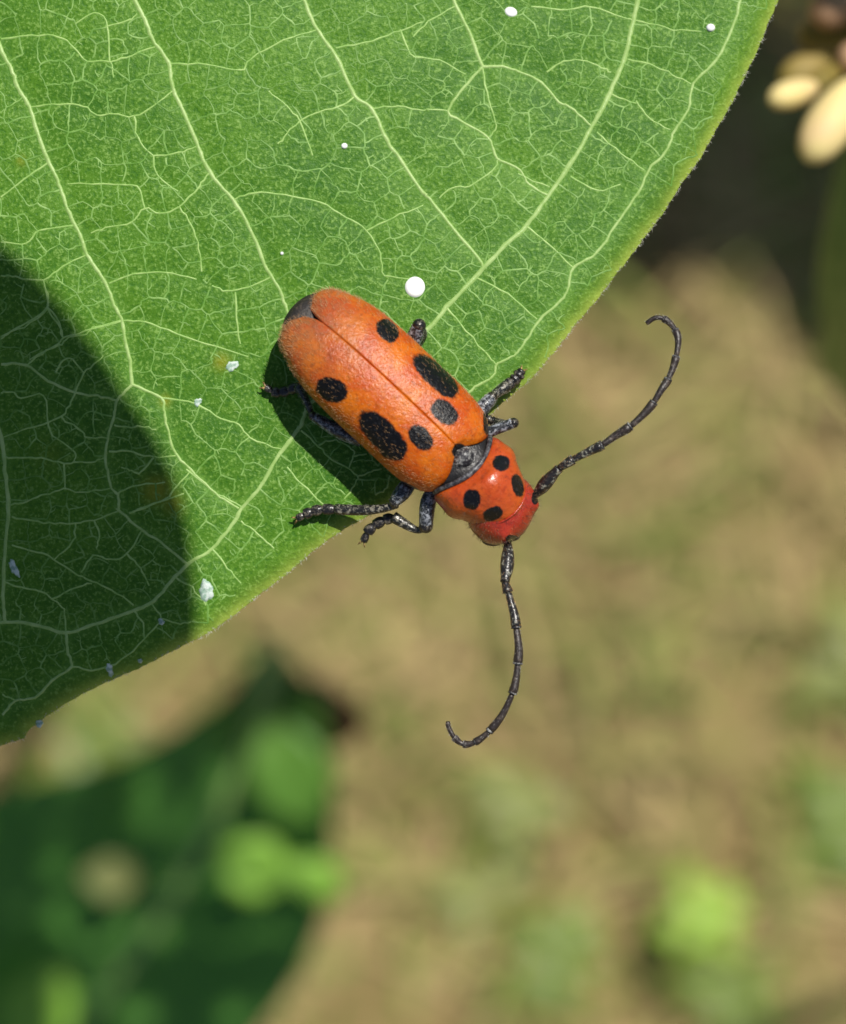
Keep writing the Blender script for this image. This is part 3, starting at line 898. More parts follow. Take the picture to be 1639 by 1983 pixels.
# ------------------------------------------------------------------ weeds on the ground
def weed(px, py, n, size, mat, h, label, seed):
    r = random.Random(seed)
    b = ground_at(px, py, 0.0)
    o = bpy.data.objects.new('weed', None); o.empty_display_size = 0.01
    COL.objects.link(o); o.location = b
    BASE[o] = np.zeros(3)
    props(o, label, 'weed', 'weeds on the ground')
    def wpart(nm, v, f, mt):
        me_ = mesh(nm, v, f, mt)
        q = bpy.data.objects.new(nm, me_); COL.objects.link(q); q.parent = o
        return q
    a0 = r.uniform(0, 6.28)
    v, f = tube(np.array([[0, 0, -0.004], [0.001, 0, h * 0.5], [0, 0.001, h]]), [0.0012, 0.001, 0.0008], 6)
    wpart('stem', v, f, MAT_STEM)
    for k in range(n):
        a = a0 + k * 2.4
        L_ = size * r.uniform(0.7, 1.1); w = L_ * r.uniform(0.22, 0.32)
        t = np.linspace(0, 1, 9)
        hh = h * (0.55 + 0.45 * (k + 1) / n)
        V = []
        for tt__ in t:
            rad = tt__ * L_; ww = w * math.sin(math.pi * min(1, tt__ * 0.93 + 0.05)) ** 0.8
            zc = hh + L_ * (0.35 * tt__ - 0.42 * tt__ * tt__)
            for s in (-1, -0.5, 0, 0.5, 1):
                V.append((math.cos(a) * rad - math.sin(a) * s * ww, math.sin(a) * rad + math.cos(a) * s * ww, zc + abs(s) * ww * 0.25))
        wpart('leaf', np.array(V), grid_faces(9, 5), mat)
    return o
MAT_WEED = leaf_mat('weed_lime', (0.36, 0.56, 0.07), (0.42, 0.64, 0.09), (0.5, 0.78, 0.08), 60)
MAT_WEED2 = leaf_mat('weed_green', (0.17, 0.25, 0.035), (0.21, 0.29, 0.05), (0.26, 0.38, 0.05), 60)
MAT_WEED3 = leaf_mat('weed_grey', (0.25, 0.29, 0.07), (0.31, 0.34, 0.10), (0.35, 0.42, 0.10), 60)
weed(1332, 1825, 6, 0.013, MAT_WEED, 0.03, 'brightest lime green weed among the straw', 1)
weed(1410, 1935, 6, 0.017, MAT_WEED2, 0.012, 'mid green weed touching the brightest lime weed', 2)
weed(1080, 1880, 6, 0.017, MAT_WEED2, 0.015, 'mid green weed standing apart in the straw beside the dark shaded leaf', 3)
weed(1000, 1580, 5, 0.016, MAT_WEED3, 0.012, 'pale yellowish weed halfway between the beetle antenna and the mid green weed', 4)
weed(1650, 1610, 6, 0.021, MAT_WEED2, 0.014, 'large dark green weed clump in dry grass', 5)
weed(1665, 1320, 5, 0.022, MAT_WEED3, 0.014, 'pale yellowish weed touching the large dark clump', 6)
weed(930, 1760, 4, 0.018, MAT_WEED3, 0.010, 'small sparse yellowish weed next to the mid green weed', 7)
weed(180, 1440, 5, 0.018, MAT_WEED2, 0.010, 'green weed below the shaded corner of the big leaf', 8)
weed(1650, 620, 4, 0.02, MAT_WEED3, 0.012, 'pale yellowish weed behind the flower stalk', 9)

# ------------------------------------------------------------------ the beetle
# beetle frame: X forward, Y to its left, Z up; u,w are photograph pixels along and across from the tail end of the wing seam
DX = np.array([0.725, -0.688, 0.0]); DX /= np.linalg.norm(DX)
DY = np.array([-DX[1], DX[0], 0.0])
ROLL = math.radians(12)
PZ = 1.75                                  # height of the wing-case edges over the leaf
KB = PX * (CAMD - PZ - 0.5) / CAMD
org = P(590, 585, PZ) + DY * (-17 * KB)    # u = 0, body centre line
rz = math.cos(ROLL); rs = math.sin(ROLL)
BY = DY * rz + np.array([0, 0, 1.0]) * (-rs)
BZ = DY * rs + np.array([0, 0, 1.0]) * rz
PITCH = 0.0
def BF(u, y, z):
    """u in pixels along the body, y and z in mm -> local mm"""
    u = np.asarray(u, float); y = np.asarray(y, float); z = np.asarray(z, float)
    return org + u[..., None] * KB * DX + y[..., None] * BY + z[..., None] * BZ

bb = P(800, 880, 0.0)
beetle = thing('beetle', 'orange red longhorn beetle with black spots on the edge of the big leaf', 'beetle', bb)

# materials
def spotted(name, c1, c2, rough, spec, hair_tone, bumpd, scale=900, coat=0.0):
    m = M(name, rough, spec)
    c = m.mix(m.ramp(m.noise(scale, 4, 0.6), 0.35, 0.68), c1, c2)
    c = m.mix(m.ramp(m.noise(6000, 3), 0.51, 0.69, 0, 0.24), c, hair_tone)
    c = m.mix(m.ramp(m.noise(5000, 3), 0.47, 0.33, 0, 0.45), c, tuple(x * 0.55 for x in c1))
    dk = m.attr('dusky')
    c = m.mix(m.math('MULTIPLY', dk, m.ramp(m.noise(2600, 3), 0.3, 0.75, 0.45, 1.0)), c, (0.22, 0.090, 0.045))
    f = m.math('ADD', m.attr('spot'), m.math('MULTIPLY', m.math('SUBTRACT', m.noise(5200, 3, 0.7), 0.5), 0.40))
    blk = m.mix(m.ramp(m.noise(9000, 2), 0.56, 0.72, 0, 0.45), (0.004, 0.004, 0.005), (0.045, 0.045, 0.05))
    c = m.mix(m.ramp(f, -0.10, 0.10), c, blk)
    m.color(c)
    m.link(m.ramp(f, -0.10, 0.10, spec, 0.25), m.b.inputs['Specular IOR Level'])
    h = m.math('ADD', m.noise(6500, 3, 0.65), m.math('MULTIPLY', m.noise(1700, 2), 0.25))
    m.bump(h, bumpd, 1.0)
    if coat:
        m.b.inputs['Coat Weight'].default_value = coat
        m.b.inputs['Coat Roughness'].default_value = 0.18
    return m.m
MAT_ELY = spotted('wing_case_orange', (0.46, 0.064, 0.002), (0.58, 0.140, 0.003), 0.34, 0.38, (0.66, 0.22, 0.04), 0.00004)
MAT_PRO = spotted('pronotum_orange', (0.44, 0.052, 0.006), (0.52, 0.085, 0.008), 0.30, 0.5, (0.60, 0.14, 0.05), 0.00003, coat=0.35)
MAT_HEAD = spotted('head_red', (0.31, 0.020, 0.010), (0.41, 0.035, 0.013), 0.27, 0.5, (0.55, 0.10, 0.06), 0.00003, coat=0.3)
MAT_DARK = simple('body_black', (0.010, 0.009, 0.009), (0.028, 0.026, 0.026), 2500, 0.4, 0.5, (6000, 0.00003)).m
def frosted(name, dark, pale, lo, hi, fac, rough=0.33):
    m = M(name, rough, 0.6)
    st_ = m.noise(6200, 3, 0.75)
    m.color(m.mix(m.ramp(st_, lo, hi, 0, fac), dark, pale))
    m.bump(m.noise(8000, 2), 0.00003, 0.8)
    return m.m
MAT_LEG = frosted('leg_frosted', (0.014, 0.016, 0.020), (0.42, 0.45, 0.50), 0.44, 0.66, 0.75)
MAT_TIB = frosted('leg_dark', (0.012, 0.012, 0.011), (0.38, 0.35, 0.27), 0.49, 0.68, 0.75)
MAT_TAR = frosted('tarsus_black', (0.010, 0.009, 0.009), (0.22, 0.19, 0.14), 0.48, 0.68, 0.65)
MAT_CLAW = simple('claw_amber', (0.10, 0.055, 0.02), (0.45, 0.32, 0.12), 9000, 0.3).m
MAT_ANT = frosted('antenna_black', (0.014, 0.012, 0.012), (0.34, 0.34, 0.27), 0.53, 0.66, 0.8)
MAT_ANT2 = frosted('antenna_brown', (0.022, 0.015, 0.013), (0.16, 0.12, 0.09), 0.52, 0.68, 0.6, 0.45)
MAT_ABD = frosted('abdomen_brown', (0.014, 0.010, 0.008), (0.11, 0.08, 0.055), 0.47, 0.7, 0.7, 0.6)
MAT_RIM = frosted('collar_grey', (0.018, 0.019, 0.024), (0.19, 0.19, 0.20), 0.42, 0.68, 0.7, 0.45)
MAT_SCUT = frosted('scutellum_grey', (0.025, 0.024, 0.028), (0.40, 0.40, 0.38), 0.46, 0.66, 0.8, 0.4)
MAT_SETA = simple('seta_pale', (0.46, 0.23, 0.08), (0.60, 0.38, 0.20), 5000, 0.4, 0.5).m
MAT_SETA_G = simple('seta_grey', (0.30, 0.30, 0.28), (0.55, 0.54, 0.48), 5000, 0.4, 0.5).m
MAT_SETA_D = simple('seta_dark', (0.05, 0.03, 0.025), (0.14, 0.09, 0.06), 5000, 0.4, 0.5).m

def spots_attr(V, ells):
    """V local mm; ells: (px,py, half length, half width, angle) in photo pixels -> signed nearness"""
    q = to_px(V)
    best = np.full(len(V), -3.0)
    for x, y, a, b, ang in ells:
        dx = q[:, 0] - x; dy = q[:, 1] - y
        ca, sa = math.cos(ang), math.sin(ang)
        e1 = (dx * ca + dy * sa) / a; e2 = (-dx * sa + dy * ca) / b
        pw = 2.4
        best = np.maximum(best, 1 - (np.abs(e1) ** pw + np.abs(e2) ** pw) ** (1 / pw))
    return best

UST = np.array([-4, 4, 16, 32, 52, 85, 125, 175, 225, 277, 330, 370, 398, 419, 433, 440.0])
AST = np.array([10, 40, 63, 78, 89, 101, 108, 110.5, 111, 110, 110, 108, 103, 94, 82, 70.0]) * KB
HST = np.array([0.30, 0.45, 0.62, 0.80, 0.97, 1.18, 1.36, 1.48, 1.54, 1.56, 1.55, 1.50, 1.40, 1.27, 1.10, 0.95])
ZST = np.array([-0.02, -0.02, -0.02, -0.02, 0, 0, 0, 0, 0, 0, 0, 0, 0, 0.02, 0.04, 0.06])
uu = np.concatenate([np.linspace(-4, 52, 26), np.linspace(55, 395, 76), np.linspace(398, 440, 20)])
def ci(u, y):
    c_ = catmull(np.stack([UST, y], 1), 8); return np.interp(u, c_[:, 0], c_[:, 1])
Au, Hu, Zu = ci(uu, AST), ci(uu, HST), ci(uu, ZST)
th = np.radians(np.concatenate([[90, 89.93, 89.8, 89.55, 89.1, 88.3], np.linspace(87, -38, 52)]))
nt = len(th)
E_SP = [
    (751, 640, 25, 18, 0.85), (844, 727, 55, 21, 0.74), (868, 752, 19, 17, 0.2), (822, 704, 17, 15, 0.5), (861, 798, 29, 20, 0.75),
    (643, 755, 31, 23, 0.35), (741, 842, 58, 27, 0.80), (762, 868, 27, 24, 0.3), (718, 818, 22, 20, 0.3), (815, 848, 28, 19, 0.85),
    (893, 876, 18, 15, 0.75), (949, 800, 12, 42, 0.10), (790, 946, 30, 9, 0.45)]
ely = []
for side in (1, -1):
    V = np.zeros((len(uu), nt, 3)); NU = np.zeros((len(uu), nt))
    for j, t in enumerate(th):
        cy_ = math.copysign(abs(math.cos(t)) ** 0.86, math.cos(t)); sz = math.copysign(abs(math.sin(t)) ** 0.95, math.sin(t))
        y = Au * cy_ * (1 if t > 0 else 1 - 0.10 * (1 - math.cos(t)) * 4)
        z = Hu * sz + Zu if t > 0 else Zu + 0.55 * math.sin(t) * np.minimum(1, Au / 1.2)
        x = uu.copy()
        # rounded inner corners at the rear, notch at the seam, recess for the scutellum in front
        rear = smooth01(1 - (uu + 4) / 60)
        x = x + 16 * rear * np.exp(-(y / 0.42) ** 2)
        front = smooth01((uu - 395) / 45)
        x = x - 24 * front * np.exp(-(y / 0.62) ** 2)
        gap = 0.002 + 0.16 * smooth01(1 - (uu + 4) / 75) ** 1.5
        groove = 0.05 * np.exp(-((y) / 0.022) ** 2)
        y = y + gap
        z = z - groove
        V[:, j] = BF(x, side * y, z)
    top_ = V.reshape(-1, 3)
    Fq = grid_faces(len(uu), nt)
    inner = top_ - BZ * 0.07
    Nn = len(top_)
    rimq = []
    L0 = [i * nt for i in range(len(uu))]; L1_ = [i * nt + nt - 1 for i in range(len(uu))]
    R0 = list(range(nt)); R1 = [(len(uu) - 1) * nt + k for k in range(nt)]
    for line in (L0, L1_, R0, R1):
        for a, b in zip(line[:-1], line[1:]):
            rimq.append((a, b, b + Nn, a + Nn))
    FA = np.vstack([Fq, Fq[:, ::-1] + Nn, np.array(rimq)])
    if side == 1: FA = FA[:, ::-1]
    allv = np.vstack([top_, inner])
    q = to_px(allv)
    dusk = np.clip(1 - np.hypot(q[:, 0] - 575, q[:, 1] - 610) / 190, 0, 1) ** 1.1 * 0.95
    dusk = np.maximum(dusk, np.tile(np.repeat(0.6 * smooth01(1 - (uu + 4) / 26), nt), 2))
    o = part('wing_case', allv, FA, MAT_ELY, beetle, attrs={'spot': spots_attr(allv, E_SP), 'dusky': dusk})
    # lying pale setae
    ii = rng.integers(1, len(uu) - 2, 2800); jj = rng.integers(4, nt - 3, 2800)
    uu_ = rng.uniform(0, 1, 2800)[:, None]
    p_ = V[ii, jj] * (1 - uu_) + V[ii + 1, jj + 1] * uu_
    nn = np.cross(V[ii + 1, jj] - V[ii, jj], V[ii, jj + 1] - V[ii, jj]); nn /= np.linalg.norm(nn, axis=1)[:, None]
    nn *= np.sign((nn * (p_ - BF(np.array(210.0), np.array(0.0), np.array(-0.5)))).sum(1))[:, None]
    ii[:900] = rng.integers(1, 32, 900); tail = (ii < 34)
    dr = -DX + nn * rng.uniform(0.25, 0.6, 2800)[:, None] + rng.normal(0, 0.25, (2800, 3))
    ln_ = rng.uniform(0.07, 0.13, 2800) + np.where(tail, 0.05, 0)
    keep_ = (spots_attr(p_, E_SP) < 0.0) | (rng.uniform(0, 1, len(p_)) < 0.45)
    p_, dr, ln_ = p_[keep_], dr[keep_], ln_[keep_]
    v, f = hairs(p_, dr, ln_, 0.0042, None)
    part('setae', v, f, MAT_SETA, o, kind='stuff')
    ely.append(o)

# abdomen and thorax below the wing cases
us = np.array([-11, -7, 0, 14, 40, 90, 160, 240, 320, 380, 420, 445])
ya = np.array([14, 32, 46, 64, 80, 98, 102, 102, 102, 98, 84, 60]) * KB * 0.97
zt = np.array([0.0, 0.18, 0.30, 0.42, 0.5, 0.5, 0.5, 0.5, 0.5, 0.6, 0.75, 0.7])
zb = np.array([-0.25, -0.45, -0.6, -0.75, -0.95, -1.15, -1.3, -1.35, -1.35, -1.3, -1.15, -0.9])
nn_ = 28; V = np.zeros((len(us), nn_, 3))
for k in range(nn_):
    t = 2 * math.pi * k / nn_
    zc = (zt + zb) / 2; hh = (zt - zb) / 2
    V[:, k] = BF(us, ya * math.cos(t), zc + hh * math.sin(t))
F = [tuple(q) for q in grid_faces(len(us), nn_, True)]
F += [tuple(range(nn_))[::-1], tuple((len(us) - 1) * nn_ + k for k in range(nn_))]
part('abdomen', V.reshape(-1, 3), F, MAT_ABD, beetle)

# neck, scutellum, collar
us = np.array([395, 410, 430, 450, 470, 490]); ya = np.array([70, 74, 74, 72, 70, 60]) * KB
nn_ = 24; V = np.zeros((len(us), nn_, 3)); zt = np.array([0.7, 0.86, 0.92, 0.92, 0.9, 0.8])
for k in range(nn_):
    t = 2 * math.pi * k / nn_
    V[:, k] = BF(us, ya * math.cos(t), -0.1 + (zt + 0.1) * math.copysign(abs(math.sin(t)) ** 0.8, math.sin(t)))
F = [tuple(q) for q in grid_faces(len(us), nn_, True)]
F += [tuple(range(nn_))[::-1], tuple((len(us) - 1) * nn_ + k for k in range(nn_))]
part('neck', V.reshape(-1, 3), F, MAT_DARK, beetle)
ns, nr = 12, 8; V = []
for i in range(nr):
    r = i / (nr - 1)
    for k in range(ns):
        t = 2 * math.pi * k / ns
        xx_ = 432 + 22 * r * math.cos(t); yy_ = (0.48 - 0.08 * math.cos(t)) * r * math.sin(t) * 0.95
        V.append(BF(np.array(xx_), np.array(yy_), np.array(1.22 - 0.34 * r * r)))
F = [tuple(q) for q in grid_faces(nr, ns, True)]
scut = part('scutellum', np.array(V), F, MAT_SCUT, beetle)

# pronotum
us = np.array([446, 452, 462, 476, 490, 502, 515, 530, 548, 562, 574, 580.0])
ya = np.array([76, 82, 86, 88, 90, 86, 78, 74, 71, 67, 60, 52]) * KB
zt = np.array([1.02, 1.12, 1.22, 1.32, 1.38, 1.40, 1.38, 1.32, 1.18, 1.02, 0.84, 0.66])
uf = np.linspace(446, 580, 50)
def c3(y): 
    q = catmull(np.stack([us, y], 1), 8); return np.interp(uf, q[:, 0], q[:, 1])
yf, zf = c3(ya), c3(zt)
nn_ = 72; V = np.zeros((len(uf), nn_, 3))
for k in range(nn_):
    t = 2 * math.pi * k / nn_ 
    cyy = math.copysign(abs(math.cos(t)) ** 0.9, math.cos(t))
    y = yf * cyy - 0.03
    if math.sin(t) >= 0:
        z = -0.15 + (zf + 0.15) * math.sin(t) ** 0.85
        z = z + 0.16 * np.exp(-((y + 0.02) / 0.55) ** 2) * np.exp(-((uf - 505) / 38) ** 2)      # raised shiny disc
        z = z - 0.05 * np.exp(-((np.abs(y) - 0.85) / 0.16) ** 2) * np.exp(-((uf - 500) / 55) ** 2)
    else:
        z = -0.15 + 0.95 * math.sin(t) * np.ones_like(uf)
    # front margin bows forward in the middle, rear margin bows back at the sides
    x = uf + (4 - 34 * np.minimum(1.1, np.abs(y + 0.1) / 1.35) ** 2) * smooth01((uf - 505) / 70) + smooth01((500 - uf) / 50) * (22 - 30 * np.minimum(1.2, np.abs(y / 1.55)) ** 2)
    x = x - 26 * smooth01((uf - 520) / 60) * smooth01(max(0, -math.sin(t)) * np.ones_like(uf)) * 0
    V[:, k] = BF(x, y, z)
F = [tuple(q) for q in grid_faces(len(uf), nn_, True)]
F += [tuple(range(nn_))[::-1], tuple((len(uf) - 1) * nn_ + k for k in range(nn_))]
pv = V.reshape(-1, 3)
P_SP = [(971, 897, 17, 15, 0.3), (1003, 940, 11, 22, -0.25), (914, 967, 17, 20, 0.1), (955, 995, 20, 13, -0.35)]
pron = part('pronotum', pv, F, MAT_PRO, beetle, attrs={'spot': spots_attr(pv, P_SP), 'dusky': np.zeros(len(pv))})
ks = [k for k in range(nn_) if math.sin(2 * math.pi * k / nn_) > -0.12]
ks = sorted(ks, key=lambda k: ((k + nn_ // 4) % nn_))
cp = np.array([V[0, k] for k in ks]) - DX * 0.06 + BZ * 0.05
rr = 0.10 + 0.012 * np.sin(np.linspace(0, 14, len(cp)))
rr[:3] *= [0.6, 0.8, 0.95]; rr[-3:] *= [0.95, 0.8, 0.6]
v, f = tube(cp, rr, 10, 1.0, up=DX)
part('collar', v, f, MAT_RIM, beetle)
# groove line and pale lip at the front edge of the pronotum
lip = []
for t in np.linspace(math.radians(4), math.radians(176), 40):
    y = yf[-3] * 1.03 * math.copysign(abs(math.cos(t)) ** 0.9, math.cos(t)) - 0.03
    z = -0.15 + (zf[-3] + 0.17) * math.sin(t) ** 0.85
    lip.append(BF(np.array(uf[-3] + (4 - 34 * min(1.1, abs(y + 0.1) / 1.35) ** 2)), np.array(y), np.array(z)))
v, f = tube(np.array(lip), 0.035, 8)
part('pronotum_lip', v, f, MAT_HEAD, pron, attrs={'spot': np.full(len(v), -3.0), 'dusky': np.zeros(len(v))})

# head
nu_, nv_ = 44, 56
V = np.zeros((nu_, nv_, 3))
for i in range(nu_):
    s = -0.55 + 1.55 * i / (nu_ - 1)            # from inside the pronotum to the front of the face
    s = min(s, 0.9995)
    ex = math.sqrt(max(0.0, 1 - abs(s) ** 2.3)) 
    for k in range(nv_):
        t = 2 * math.pi * k / nv_
        y = 1.33 * ex ** 0.8 * math.copysign(abs(math.cos(t)) ** 0.92, math.cos(t)) - 0.10
        up_ = math.sin(t)
        z = -0.40 + (1.28 if up_ > 0 else 1.25) * ex ** 0.85 * math.copysign(abs(up_) ** 0.9, up_) - 0.22 * max(0, s)
        x = 556 + 57 * s + 8 * smooth01(max(0, s)) * math.exp(-((y + 0.25) / 0.6) ** 2) * (1 if up_ > 0 else 0.3)
        # antennal bulges
        for ys in (0.78, -0.98):
            bq = math.exp(-((y - ys) / 0.30) ** 2) * math.exp(-((x - 594) / 18) ** 2) * math.exp(-((z - 0.15) / 0.45) ** 2)
            x += 9 * bq; z += 0.12 * bq
        V[i, k] = BF(np.array(x), np.array(y), np.array(z))
F = [tuple(q) for q in grid_faces(nu_, nv_, True)]
F += [tuple(range(nv_))[::-1], tuple((nu_ - 1) * nv_ + k for k in range(nv_))]
hv = V.reshape(-1, 3)
H_SP = [(1037, 964, 7, 13, 0.1), (992, 1044, 13, 8, 0.1)]
head = part('head', hv, F, MAT_HEAD, beetle, attrs={'spot': spots_attr(hv, H_SP), 'dusky': np.zeros(len(hv))})
def blob(c, r3, name, mat, parent, rough=0.0, n=14):
    V = []; 
    for i in range(n + 1):
        a = math.pi * i / n
        for k in range(2 * n):
            t = math.pi * k / n
            V.append(np.asarray(c) + np.array([math.sin(a) * math.cos(t) * r3[0], math.sin(a) * math.sin(t) * r3[1], math.cos(a) * r3[2]]))
    return part(name, np.array(V), grid_faces(n + 1, 2 * n, True)[:, ::-1], mat, parent)
MAT_EYE = simple('eye_black', (0.005, 0.005, 0.005), (0.015, 0.012, 0.012), 6000, 0.2, 0.6).m
blob(P(1030, 964, 1.45), (0.20, 0.32, 0.32), 'eye', MAT_EYE, head)
blob(P(990, 1038, 1.35), (0.34, 0.20, 0.32), 'eye', MAT_EYE, head)
blob(P(955, 1045, 0.6), (0.42, 0.24, 0.30), 'mouthparts', MAT_DARK, head)
def surf_hairs(V3, n, length, rad, mat, parent, lean, sel=None, name='setae'):
    nu2, nv2 = V3.shape[:2]
    ii = rng.integers(2, nu2 - 2, n); jj = rng.integers(0, nv2, n); j2 = (jj + 1) % nv2
    w_ = rng.uniform(0, 1, n)[:, None]
    p_ = V3[ii, jj] * (1 - w_) + V3[ii + 1, j2] * w_
    nn2 = np.cross(V3[ii + 1, jj] - V3[ii, jj], V3[ii, j2] - V3[ii, jj]); nn2 /= np.linalg.norm(nn2, axis=1)[:, None] + 1e-9
    cen = V3.mean((0, 1))
    nn2 *= np.sign((nn2 * (p_ - cen)).sum(1))[:, None]
    d_ = nn2 + lean + rng.normal(0, 0.3, (n, 3))
    k_ = nn2[:, 2] > -0.5
    v, f = hairs(p_[k_], d_[k_], rng.uniform(*length, k_.sum()), rad)
    part(name, v, f, mat, parent, kind='stuff')
surf_hairs(V, 620, (0.10, 0.26), 0.005, MAT_SETA_D, head, DX * 0.5)
surf_hairs(V, 300, (0.06, 0.14), 0.004, MAT_SETA, head, DX * 0.5)
surf_hairs(pv.reshape(len(uf), nn_, 3), 420, (0.08, 0.2), 0.0045, MAT_SETA_D, pron, DX * 0.3)

# legs
def limb(pts, rads, n=6, seg=12, flat=1.0):
    q = catmull([P(*a) for a in pts], n)
    r = catmull(np.stack([np.linspace(0, 1, len(rads)), rads], 1), n)
    rr_ = np.interp(np.linspace(0, 1, len(q)), r[:, 0], r[:, 1])
    return q, rr_
def short_hairs(q, rr_, n, length, mat, parent, fwd=0.7, rad=0.0045):
    i = rng.integers(0, len(q) - 1, n); w_ = rng.uniform(0, 1, n)[:, None]
    c_ = q[i] * (1 - w_) + q[i + 1] * w_
    t_ = q[i + 1] - q[i]; t_ /= np.linalg.norm(t_, axis=1)[:, None] + 1e-9
    o_ = np.cross(t_, rng.normal(size=(n, 3))); o_ /= np.linalg.norm(o_, axis=1)[:, None] + 1e-9
    v, f = hairs(c_ + o_ * rr_[i][:, None] * 0.95, o_ + t_ * fwd, rng.uniform(*length, n), rad)
    part('setae', v, f, mat, parent, kind='stuff')
def leg(femur, fr_, tibia, tr_, tarsus, tw, claw=True):
    q, r = limb(femur, fr_)
    v, f = tube(q, r, 14)
    L_ = part('leg', v, f, MAT_LEG, beetle)
    short_hairs(q, r, 160, (0.05, 0.10), MAT_SETA_G, L_, 1.5)
    # dark knee
    kp = q[-1]
    blob(kp, (r[-1] * 1.05,) * 3, 'knee', MAT_TAR, L_, n=8)
    q, r = limb(tibia, tr_)
    v, f = tube(q, r, 12)
    part('tibia', v, f, MAT_TIB, L_)
    q2, r2 = q, r
    short_hairs(q2, r2, 120, (0.05, 0.11), MAT_SETA_G, L_, 1.2)
    # four-lobed tarsus
    q = catmull([P(*a) for a in tarsus], 12)
    s = np.linspace(0, 3.999, len(q)); fr2 = s - np.floor(s)
    r = tw * (0.55 + 0.5 * np.sin(np.clip(fr2 * 1.25, 0, 1) * math.pi * 0.62)) * np.where(s > 3, 0.72, 1.0)
    v, f = tube(q, r, 12, 0.75)
    tz = part('tarsus', v, f, MAT_TAR, L_)
    if claw:
        d_ = q[-1] - q[-4]; d_ /= np.linalg.norm(d_)
        sd_ = np.cross(d_, [0, 0, 1.0])
        for sg2 in (-1, 1):
            c_ = catmull([q[-1] - d_ * 0.03, q[-1] + d_ * 0.12 + sd_ * sg2 * 0.10, q[-1] + d_ * 0.20 + sd_ * sg2 * 0.13 - np.array([0, 0, 0.08])], 4)
            v, f = tube(c_, np.linspace(0.05, 0.012, len(c_)), 7)
            part('claw', v, f, MAT_CLAW, L_)
    return L_
lz = lambda x, y: float(leaf_z(P(x, y)[None, :2])[0])
# its right side (lower left in the photograph)
leg([(700, 850, 0.9), (655, 834, 1.0), (606, 806, 1.05)], [0.30, 0.27, 0.17], [(604, 803, 1.0), (592, 775, 0.7), (577, 748, 0.35)], [0.11, 0.15, 0.19], [(577, 748, 0.3), (556, 757, 0.15), (534, 760, 0.12), (514, 750, 0.12)], 0.19)
leg([(800, 925, 1.1), (781, 952, 1.25), (764, 973, 1.2)], [0.26, 0.30, 0.20], [(770, 978, 1.1), (740, 985, 0.9), (700, 988, 0.62), (650, 986, 0.38)], [0.12, 0.15, 0.19, 0.20], [(652, 986, 0.36), (620, 987, 0.28), (596, 994, 0.2), (576, 1004, 0.14)], 0.20)
leg([(842, 945, 1.2), (829, 975, 1.1), (825, 1019, 0.9)], [0.24, 0.29, 0.25], [(827, 1022, 0.8), (810, 1027, 0.6), (790, 1018, 0.5), (762, 1001, 0.4)], [0.11, 0.12, 0.17, 0.22], [(764, 1002, 0.4), (740, 1009, 0.3), (716, 1026, 0.2), (704, 1048, 0.1)], 0.20)
# its left side (upper right in the photograph)
leg([(785, 690, 0.9), (802, 655, 1.2), (812, 630, 1.5)], [0.28, 0.30, 0.24], [(814, 632, 1.4), (818, 650, 0.9), (806, 668, 0.4)], [0.16, 0.18, 0.19], [(806, 668, 0.35), (790, 672, 0.2), (775, 660, 0.15)], 0.18)
leg([(915, 810, 1.0), (938, 786, 1.0), (953, 769, 0.9)], [0.24, 0.27, 0.20], [(953, 768, 0.9), (965, 759, 0.6), (982, 747, 0.38)], [0.15, 0.19, 0.23], [(980, 748, 0.35), (995, 737, 0.22), (1005, 726, 0.18), (1011, 718, 0.10)], 0.22)
leg([(930, 845, 1.2), (960, 832, 1.3), (995, 819, 1.35)], [0.19, 0.20, 0.185], [(996, 819, 1.25), (982, 822, 0.5), (960, 818, -0.1)], [0.15, 0.16, 0.18], [(960, 818, -0.1), (945, 812, -0.1), (930, 806, 0.0)], 0.18, False)

# antennae
def antenna(pts, zs, scape_n, joints):
    p = [P(a, b, z) for (a, b), z in zip(pts, zs)]
    sc_path = catmull(p[:scape_n], 8)
    t = np.linspace(0, 1, len(sc_path))
    r = 0.105 + 0.145 * np.sin(np.clip(t * 1.12, 0, 1) * math.pi * 0.80) ** 1.4
    v, f = tube(sc_path, r, 14)
    an = part('antenna', v, f, MAT_ANT, beetle)
    short_hairs(sc_path, r, 90, (0.08, 0.16), MAT_SETA, an, 1.0)
    rest = catmull(p[scape_n - 1:], 14)
    d = np.r_[0, np.cumsum(np.linalg.norm(np.diff(rest, axis=0), axis=1))]
    jd = [0] + [d[np.argmin(np.linalg.norm(rest[:, :2] - P(a, b, 2.0)[:2], axis=1))] for a, b in joints] + [d[-1]]
    for k in range(len(jd) - 1):
        s = np.linspace(jd[k], jd[k + 1], 12)
        q = np.stack([np.interp(s, d, rest[:, m_]) for m_ in range(3)], 1)
        tt_ = np.linspace(0, 1, 12)
        g_ = (s.mean() / d[-1])
        w0 = 0.196 - 0.066 * g_
        r = w0 * (0.68 + 0.38 * tt_ ** 1.5) * np.where(tt_ > 0.96, 0.8, 1) * np.where(tt_ < 0.04, 0.85, 1)
        if k == len(jd) - 2: r = r * np.linspace(1.0, 0.62, 12)
        v, f = tube(q, r, 12)
        sg_ = part('antenna_segment', v, f, MAT_ANT if k < 2 else MAT_ANT2, an)
        ring = q[-2:] 
        if k < len(jd) - 2:
            v, f = tube(np.array([q[-1] - (q[-1] - q[-2]) * 0.3, q[-1] + (q[-1] - q[-2]) * 0.3]), w0 * 1.0, 10)
            part('joint_ring', v, f, MAT_SCUT, an)
        short_hairs(q, r, 70 if k < 3 else 34, (0.06, 0.14), MAT_SETA if k < 2 else MAT_SETA_G, an, 1.0)
    return an
